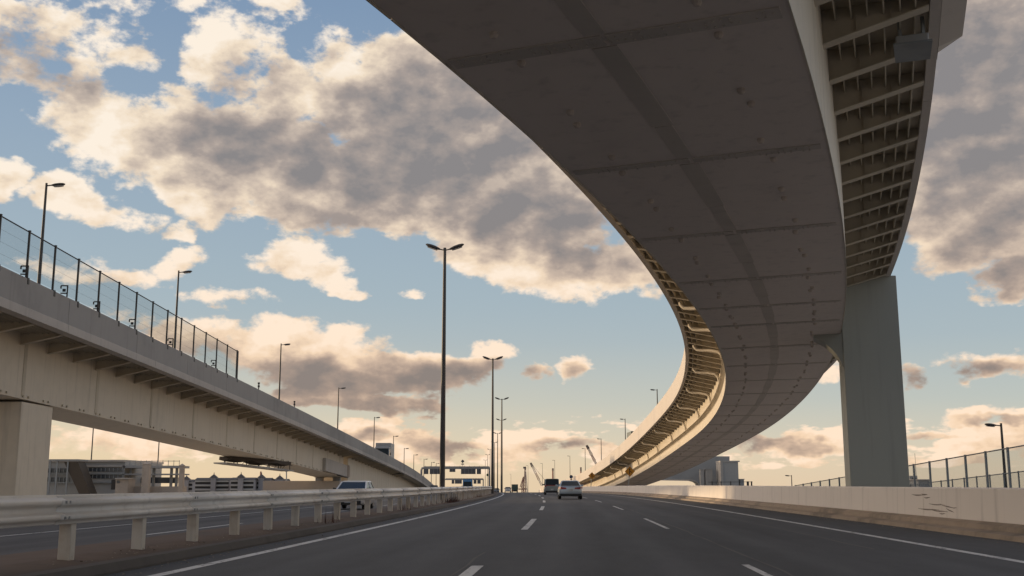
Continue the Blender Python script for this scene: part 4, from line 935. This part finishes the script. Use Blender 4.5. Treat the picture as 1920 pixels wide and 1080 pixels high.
mb = MB(); mb.tube([Vector((c.x, 250.3, at(867, 874.5, 250).z)), Vector((c.x, 250.3, c.z + .2))], .05, 8); attach(mb.build('pole', M['galv']), t)
mb = MB(); mb.extrude([(c.x, 250.2, c.z - .42), (c.x + .42, 250.2, c.z), (c.x, 250.2, c.z + .42), (c.x - .42, 250.2, c.z)], (0, .04, 0)); attach(mb.build('sign_plate', M['signback']), t)
mb = MB(); mb.box((c.x, 250.22, c.z - .62), (.68, .04, .2)); attach(mb.build('supplementary_plate', M['signback']), t)
c = at(914.5, 890.5, 262); t = empty('round_sign', (c.x, 262, zr(262)), 'small round dark green sign on a post beside the gantry column', 'road sign')
mb = MB(); mb.tube([Vector((c.x, 262, zr(262))), Vector((c.x, 262, c.z))], .06, 8); attach(mb.build('pole', M['galv']), t)
mb = MB(); mb.tube([Vector((c.x, 261.9, c.z)), Vector((c.x, 261.94, c.z))], .33, 18); attach(mb.build('sign_plate', M['greensign']), t)

# ------------------------------------------------------------------ fences right of the road
def rail_fence(label, X0, x_of, y0, y1, step, ztop, hgt, m, thick=.09, group=None):
    ys = np.arange(y0, y1, step); t = empty('mesh_fence', (x_of(y0), y0, ztop(y0) - hgt), label, 'fence', group)
    for i, Y in enumerate(ys):
        mb = MB(); mb.bar((x_of(Y), Y, ztop(Y) - hgt), (x_of(Y), Y, ztop(Y) + .06), thick); attach(mb.build('post', m), t)
        if i < len(ys) - 1:
            Y2 = ys[i + 1]; P = [(x_of(Y) - .004, Y + .05), (x_of(Y2) - .004, Y2 - .05), (x_of(Y2) + .004, Y2 - .05), (x_of(Y) + .004, Y + .05)]
            mb = MB(); mb.hexa([(x, y, ztop(y) - hgt + .1) for x, y in P] + [(x, y, ztop(y) - .04) for x, y in P]); attach(mb.build('mesh_panel', M['panel']), t)
    mb = MB(); mb.tube([(x_of(Y), Y, ztop(Y)) for Y in ys], .035, 6); attach(mb.build('top_rail', m), t)
    mb = MB(); mb.bar((x_of(ys[0]), ys[0], ztop(ys[0]) - hgt - .75), (x_of(ys[-1]), ys[-1], ztop(ys[-1]) - hgt - .75), .25, 1.5); attach(mb.build('base_wall', M['bldgrey']), t)
rail_fence('tall galvanised mesh fence climbing to the right behind the barrier and the big pier', 24, lambda Y: 24.0, 41.0, 96, 2.55, lambda Y: 2.83 - .0449 * (Y - 54), 2.3, M['galv'], .10)
rail_fence('lower mesh fence with closer posts showing beneath the tall fence on the right', 30, lambda Y: 30.0, 58.0, 96, 2.0, lambda Y: 1.93 - .042 * (Y - 64), 1.3, M['galv'], .07)

# ------------------------------------------------------------------ buildings and port structures
def bx(px0, py0, px1, py1, Y, depth, zb=None):
    P = at(px0, py0, Y); Q = at(px1, py1, Y); z0 = Q.z if zb is None else zb
    return MB().box(((P.x + Q.x) / 2, Y + depth / 2, (P.z + z0) / 2), (Q.x - P.x, depth, P.z - z0))
Yb = 132; gz = zground(Yb) - .5
st = empty('station_building', at(220, 925, Yb), 'long grey station-like block with glazed bands under the left viaduct, beside the square pier', 'building')
attach(bx(60, 864, 231, 925, Yb, 14, gz).build('wall', M['bldgrey']), st)
attach(bx(58, 862, 233, 865.5, Yb - .35, 15).build('roof', M['splice']), st)
attach(bx(150, 872, 229, 875.5, Yb - .25, .24).build('cornice', M['bldpale']), st)
for a, b, c_, d in ((62, 128, 878, 886), (166, 229, 877, 884), (62, 128, 895, 903), (166, 229, 890, 897)):
    o = attach(bx(a, c_, b, d, Yb - .12, .10).build('window', M['bldglass']), st)
    mb = MB(); P = at(a, c_, Yb - .2); Q = at(b, d, Yb - .2)
    for i in range(9): mb.box((P.x + (Q.x - P.x) * i / 8, Yb - .2, (P.z + Q.z) / 2), (.07, .06, P.z - Q.z))
    w = attach(mb.build('mullions', M['galv']), st); w.parent = o; w.location = Vector(w.location) - Vector(o.location)
attach(bx(62, 888, 229, 889.5, Yb - .3, .28).build('rail', M['galv']), st)
attach(bx(62, 904, 229, 906, Yb - .3, .28).build('rail', M['galv']), st)
ft = empty('footbridge', at(290, 925, Yb), 'open grey footbridge deck with railings between the two pointed stone pillars', 'footbridge')
attach(bx(231.5, 873, 337, 877.5, Yb, 4).build('deck', M['bldgrey']), ft)
mb = MB()
for i in range(11):
    p = at(233 + 10.3 * i, 873, Yb); mb.bar(p, p + Vector((0, 0, .62)), .05)
p, q = at(233, 864.5, Yb), at(336, 864.5, Yb); mb.bar(p, q, .06); attach(mb.build('railing', M['galv']), ft)
attach(bx(231.5, 888, 337, 890.5, Yb, 4).build('lower_deck', M['bldgrey']), ft)
for px in (246, 289, 322, 332):
    p = at(px, 878, Yb + 1); mb = MB(); mb.bar(Vector((p.x, Yb + 1, gz)), p, .28); attach(mb.build('column', M['bldgrey']), ft)
attach(bx(240, 895, 330, 906, Yb + 6, 1).build('back_panel', M['bldglass']), ft)
attach(bx(232, 912, 345, 925, Yb - 3, 1, gz).build('parapet', M['stone']), ft)
ss = empty('stair_tower', at(146, 925, Yb - 4), 'dark brown covered stair flight sloping down beside the square viaduct pier', 'stairs')
Ys_ = Yb - 4; P = [at(120, 866, Ys_), at(146, 866, Ys_), at(169, 926, Ys_), at(148, 926, Ys_)]
mb = MB(); mb.extrude(P, (0, 2.2, 0)); attach(mb.build('stair_flight', M['brown']), ss)
attach(bx(92, 861, 147, 864, Ys_ - .2, 3).build('canopy', M['bldgrey']), ss)
for px in (95, 108, 128): 
    p = at(px, 864, Ys_); mb = MB(); mb.bar(Vector((p.x, Ys_, gz)), p, .16); attach(mb.build('column', M['galv']), ss)
bo = empty('kiosk', at(228, 925, Yb - 5), 'small pale kiosk with a dark doorway in front of the grey station block', 'kiosk')
attach(bx(217, 898, 239, 925, Yb - 5, 2.4, gz).build('wall', M['stone']), bo); attach(bx(215.5, 896, 240.5, 898.3, Yb - 5.3, 3).build('roof', M['bldpale']), bo); attach(bx(209, 899, 215, 918, Yb - 4.5, 1).build('door', M['blddark']), bo)
attach(bx(219, 901, 224, 906, Yb - 5.08, .06).build('window', M['bldglass']), bo)
for a, b, tp, txt in ((266.5, 280, 866, 'pale stone pillar with a pyramid tip, the left and wider of two'), (335, 344, 869, 'pale stone pillar with a pyramid tip, the right and slimmer of two')):
    P = at(a, tp, Yb - 4.5); Q = at(b, tp, Yb - 4.5); cx = (P.x + Q.x) / 2; w = Q.x - P.x
    t = empty('stone_pillar', (cx, Yb - 4, gz), txt, 'pillar', 'pointed stone pillars'); z1 = at(a, tp + 5, Yb - 4.5).z
    mb = MB(); mb.loft([[Vector((cx + sx * w * .55, Yb - 4 + sy * w * .55, gz)) for sx, sy in ((-1, -1), (1, -1), (1, 1), (-1, 1))], [Vector((cx + sx * w * .46, Yb - 4 + sy * w * .46, z1)) for sx, sy in ((-1, -1), (1, -1), (1, 1), (-1, 1))]]); attach(mb.build('shaft', M['stone'], bevel=.03), t)
    mb = MB(); mb.loft([[Vector((cx + sx * w * k, Yb - 4 + sy * w * k, z)) for sx, sy in ((-1, -1), (1, -1), (1, 1), (-1, 1))] for k, z in ((.50, z1 + .003), (.50, z1 + .08), (.02, P.z))]); attach(mb.build('tip', M['stone']), t)
blk = empty('sunblocker', (-52, 30, -1.2), 'long low grey warehouse left of the viaduct, added out of view to block low sun', 'sunblocker')  # added out of view, only to keep low sun off road and barrier
attach(MB().box((-52, 32, 3.0), (15, 108, 8.4)).build('wall', M['bldgrey']), blk)
mb = MB(); mb.loft([[Vector((x, y, z)) for x, z in ((-60, 7.21), (-44, 7.21), (-44, 7.4), (-52, 8.6), (-60, 7.4))] for y in (-22.5, 86.5)]); attach(mb.build('roof', M['splice']), blk)
for y in range(-14, 84, 12):
    attach(MB().box((-44.45, y, 1.1), (.12, 4.0, 4.2)).build('door', M['bldpale']), blk)
    attach(MB().box((-44.45, y + 5.5, 4.6), (.10, 3.0, 1.1)).build('window', M['bldglass']), blk)
# apartment blocks along the skyline under the viaduct
def apartment(px0, px1, py, Y, label, seed):
    rnd = random.Random(seed); P = at(px0, py, Y); Q = at(px1, py, Y); zb = zground(Y) - 1; W = Q.x - P.x
    t = empty('apartment_block', (P.x, Y, zb), label, 'apartment block', 'apartment blocks on the skyline')
    attach(MB().box((P.x + W / 2, Y + 6, (P.z + zb) / 2), (W, 12, P.z - zb)).build('wall', M['bldflat']), t)
    fl_ = 3.0; nz = int((P.z - zb) / fl_)
    for k in range(nz):
        attach(MB().box((P.x + W / 2, Y - .7, P.z - .9 - k * fl_), (W * .98, 1.4, 1.0)).build('balcony_row', M['bldpale']), t)
        attach(MB().box((P.x + W / 2, Y - .03, P.z - 2.2 - k * fl_), (W * .98, .05, 1.5)).build('window_row', M['blddark']), t)
    n = max(1, int(W / 17)); 
    for i in range(n):
        x = P.x + W * (i + .5) / n + rnd.uniform(-1.5, 1.5)
        o = attach(MB().box((x, Y - 1.0, (P.z + 1.6 + zb) / 2), (3.4, 3.6, P.z + 1.6 - zb)).build('stair_bay', M['bldpale'] if i % 2 else M['bldflat']), t)
        mb = MB(); mb.loft([[Vector((x + sx * k, Y - 1.0 + sy * k, z)) for sx, sy in ((-1, -1), (1, -1), (1, 1), (-1, 1))] for k, z in ((2.6, P.z + 1.61), (2.4, P.z + 1.9), (.25, P.z + 4.0), (.12, P.z + 5.4))]); attach(mb.build('turret_roof', M['bldroof']), t)
    mb = MB(); mb.loft([[Vector((x, Y - .8, P.z + .005)), Vector((x, Y + 12.6, P.z + .005)), Vector((x, Y + 6, P.z + 1.6))] for x in (P.x - .4, Q.x + .4)]); attach(mb.build('roof', M['bldroof']), t)
apartment(345, 361, 903, 820, 'low grey apartment block beside the slim stone pillar', 1)
apartment(366, 430, 900, 800, 'wide apartment block with roof turrets, first of the row right of the pillars', 2)
apartment(433, 476, 899.5, 790, 'apartment block with roof turrets under the hanging inspection platform', 3)
apartment(479, 507, 900, 800, 'narrow apartment block with one roof turret in the row', 4)
apartment(510, 538, 902, 810, 'apartment block with a single tall turret next to the pier cap', 5)
c = at(489, 884, 900); mb = MB(); b = Vector((c.x, 900, zground(900))); mb.tube([b, c], [.9, .6], 8); tag(mb.build('chimney', M['red'], origin=b), 'thin reddish chimney behind the apartment blocks', 'chimney')
b = at(537.5, 925, 240); b.z = zground(240); t_ = at(537, 884, 240); mb = MB(); mb.tube([b, t_], .13, 8); mb.box((t_.x, 240, t_.z), (.5, .2, .12)); tag(mb.build('mast', M['galv'], origin=b), 'pale thin mast at the left end of the pier cap', 'mast')
# the crosshead of another viaduct behind the flyover
Yc = 240; zb = zground(Yc) - 1
ch = empty('viaduct_crosshead', at(1330, 912, Yc), 'huge grey steel crosshead with rounded underside behind the curved flyover', 'crosshead')
poly = [at(px, py, Yc) for px, py in ((1160, 856), (1368, 856), (1368, 905))]
pts = [at(1160, 899, Yc), at(1296, 901.5, Yc), at(1303, 903, Yc), at(1308, 906, Yc), at(1311, 910, Yc), at(1312.5, 916, Yc)]
P = [at(1160, 855.5, Yc), at(1368, 855.5, Yc)] + [Vector((at(1368, 900, Yc).x, Yc, zb)), Vector((pts[-1].x, Yc, zb))] + pts[::-1]
mb = MB(); mb.extrude(P, (0, 4.5, 0)); attach(mb.build('crossbeam', M['bldgrey'], bevel=.04), ch)
mb = MB(); o_ = [p + Vector((0, -.06, 0)) for p in pts]; mb.loft([[p, p + Vector((0, 0, .28)), p + Vector((0, .055, .28)), p + Vector((0, .055, 0))] for p in o_]); attach(mb.build('bottom_flange', M['splice']), ch)
for a, b_, tp, m in ((1313, 1321, 880.5, 'bldpale'), (1322.5, 1337, 879.5, 'bldpale')):
    t = empty('pale_duct', at((a + b_) / 2, 912, Yc - 5), 'slim pale vertical duct before the grey crosshead, %s of two' % ('narrower left one' if a < 1320 else 'wider right one'), 'duct', 'pale ducts by the crosshead')
    attach(bx(a, tp, b_, 925, Yc - 5, 1.5, zb).build('shaft', M[m], bevel=.05), t); attach(bx(a - .4, tp - .6, b_ + .4, tp + .4, Yc - 5.15, 1.8).build('cap', M['bldgrey']), t)
t = empty('service_tower', at(1368, 912, Yc - 8), 'square pale-edged service tower right of the grey crosshead', 'tower')
attach(bx(1351.5, 866, 1386, 925, Yc - 8, 5, zb).build('wall', M['bldgrey'], bevel=.05), t); attach(bx(1350.5, 863.8, 1387, 866.2, Yc - 8.15, 5.3).build('roof', M['bldpale']), t)
attach(bx(1350.7, 866.4, 1357.5, 925, Yc - 8.12, 5.0, zb).build('corner_strip', M['bldpale']), t)
t = empty('machine_box', at(1391, 912, Yc - 8), 'low dark machine housing at the foot of the service tower', 'machine housing')
attach(bx(1387.5, 898.5, 1396, 925, Yc - 7, 3, zb).build('wall', M['bldgrey']), t); attach(bx(1387, 897.8, 1396.5, 899, Yc - 7.2, 3.4).build('roof', M['splice']), t)
t = empty('handrail', at(1330, 912, Yc - 12), 'dark steel handrail in front of the service tower behind the barrier', 'handrail')
mb = MB(); mb.bar(at(1328, 904, Yc - 12), at(1411, 903.5, Yc - 12), .09); attach(mb.build('top_rail', M['dark']), t)
for px, w in ((1335, .17), (1352, .13), (1370, .17), (1387, .12), (1402, .4), (1409, .25)):
    p = at(px, 902.5, Yc - 12); mb = MB(); mb.bar(Vector((p.x, p.y, zb)), p, w); attach(mb.build('post', M['dark']), t)
Yk = 150; t = empty('site_office', at(1728, 912, Yk), 'small blue-grey site building with a flat roof just right of the big pier', 'building')
attach(bx(1722, 900, 1745, 925, Yk, 4, zground(Yk)).build('wall', M['bldgrey']), t); attach(bx(1706, 892, 1722, 925, Yk + 4, 4, zground(Yk)).build('tower_wall', M['bldpale']), t); attach(bx(1720.5, 898.6, 1746.5, 900.3, Yk - .3, 4.6).build('roof', M['splice']), t); attach(bx(1711, 896, 1718, 899, Yk + 3.9, .09).build('window', M['blddark']), t)
p = at(1715, 850, Yk + 6); mb = MB(); mb.tube([Vector((p.x, p.y, 0)), p], .05, 6); attach(mb.build('aerial', M['galv']), t)
# port cranes on the horizon
def lattice(mb, a, b, w, n, r):
    a, b = Vector(a), Vector(b); d = (b - a).normalized(); u = d.cross(Vector((0, 1, 0))).normalized() * w / 2; v = Vector((0, w / 2, 0))
    C4 = [u + v, u - v, -u - v, -u + v]
    for c_ in C4: mb.bar(a + c_, b + c_ * .6, r)
    for i in range(n):
        p, q = a.lerp(b, i / n), a.lerp(b, (i + 1) / n); k0, k1 = 1 - .4 * i / n, 1 - .4 * (i + 1) / n
        for j in range(4): mb.bar(p + C4[j] * k0, q + C4[(j + 1) % 4] * k1, r * .6); mb.bar(q + C4[j] * k1, q + C4[(j + 1) % 4] * k1, r * .6)
Yr = 1000; zc = zground(Yr) - 2
t = empty('gantry_crane', at(981, 922, Yr), 'red and white portal crane with two tall legs on the horizon', 'crane')
for a, b_ in ((983, 985), (988, 984.5), (979, 981)):
    top = at(b_, 877 if a > 980 else 896, Yr); bot = at(a, 922, Yr); bot.z = zc; mb = MB(); lattice(mb, bot, top, 1.7, 9, .45); attach(mb.build('leg', M['red'] if a != 988 else M['cranewhite']), t)
mb = MB(); mb.bar(at(981, 877, Yr), at(986.5, 876.5, Yr), 1.6); attach(mb.build('machinery_house', M['cranedark']), t)
mb = MB(); lattice(mb, at(976, 914, Yr), at(982, 894, Yr), 1.4, 6, .4); attach(mb.build('boom', M['red']), t)
mb = MB(); mb.bar(at(972, 917, Yr), at(988, 917, Yr), 1.0); attach(mb.build('base', M['red']), t)
def jib(a, b_, Y, label, dark):
    A_ = at(*a, Y); B_ = at(*b_, Y); base = Vector((B_.x + 1, Y, zground(Y))); t = empty('crawler_crane', base, label, 'crane')
    n = 14; d = A_ - B_
    for q0, q1, m in ((0, .35, 'cranewhite'), (.352, .6, 'red'), (.602, .85, 'cranewhite'), (.852, 1, 'cranedark')):
        mb = MB(); lattice(mb, B_ + d * q0, B_ + d * q1, 1.5, 4, .26 if m != 'cranedark' else .36); attach(mb.build('boom', M[m]), t)
    mb = MB(); mb.box((base.x, Y, base.z + 2.2), (5, 4, 4.4)); mb.box((base.x - .5, Y, base.z + 5.2), (3.4, 3, 1.8)); attach(mb.build('cab', M['cranewhite']), t)
    mb = MB(); mb.bar(A_, Vector((base.x + 4, Y, base.z + 6)), .18); attach(mb.build('stay_cable', M['cranedark']), t)
jib((995, 868), (1019, 917), 820, 'white lattice boom crane with a dark tip left of the grey van', True)
jib((1100, 835), (1123, 880), 700, 'red and white lattice crane boom rising behind the flyover ramp', True)
t_ = at(1036.5, 878, 900); b = Vector((t_.x, 900, zground(900))); t = empty('chimney', b, 'reddish brown chimney stack above the grey van', 'chimney')
mb = MB(); mb.tube([b, b.lerp(t_, .9)], [.8, .62], 10); attach(mb.build('stack', M['red']), t); mb = MB(); mb.tube([b.lerp(t_, .901), t_], [.75, .75], 10); attach(mb.build('cap', M['cranedark']), t)
t_ = at(1089, 876, 600); b = Vector((t_.x, 600, zground(600))); t = empty('chimney', b, 'short dark red chimney left of the smaller merge sign', 'chimney')
mb = MB(); mb.tube([b, b.lerp(t_, .85)], [.42, .38], 10); attach(mb.build('stack', M['red']), t); mb = MB(); mb.tube([b.lerp(t_, .851), t_], [.45, .45], 10); attach(mb.build('cap', M['cranedark']), t)
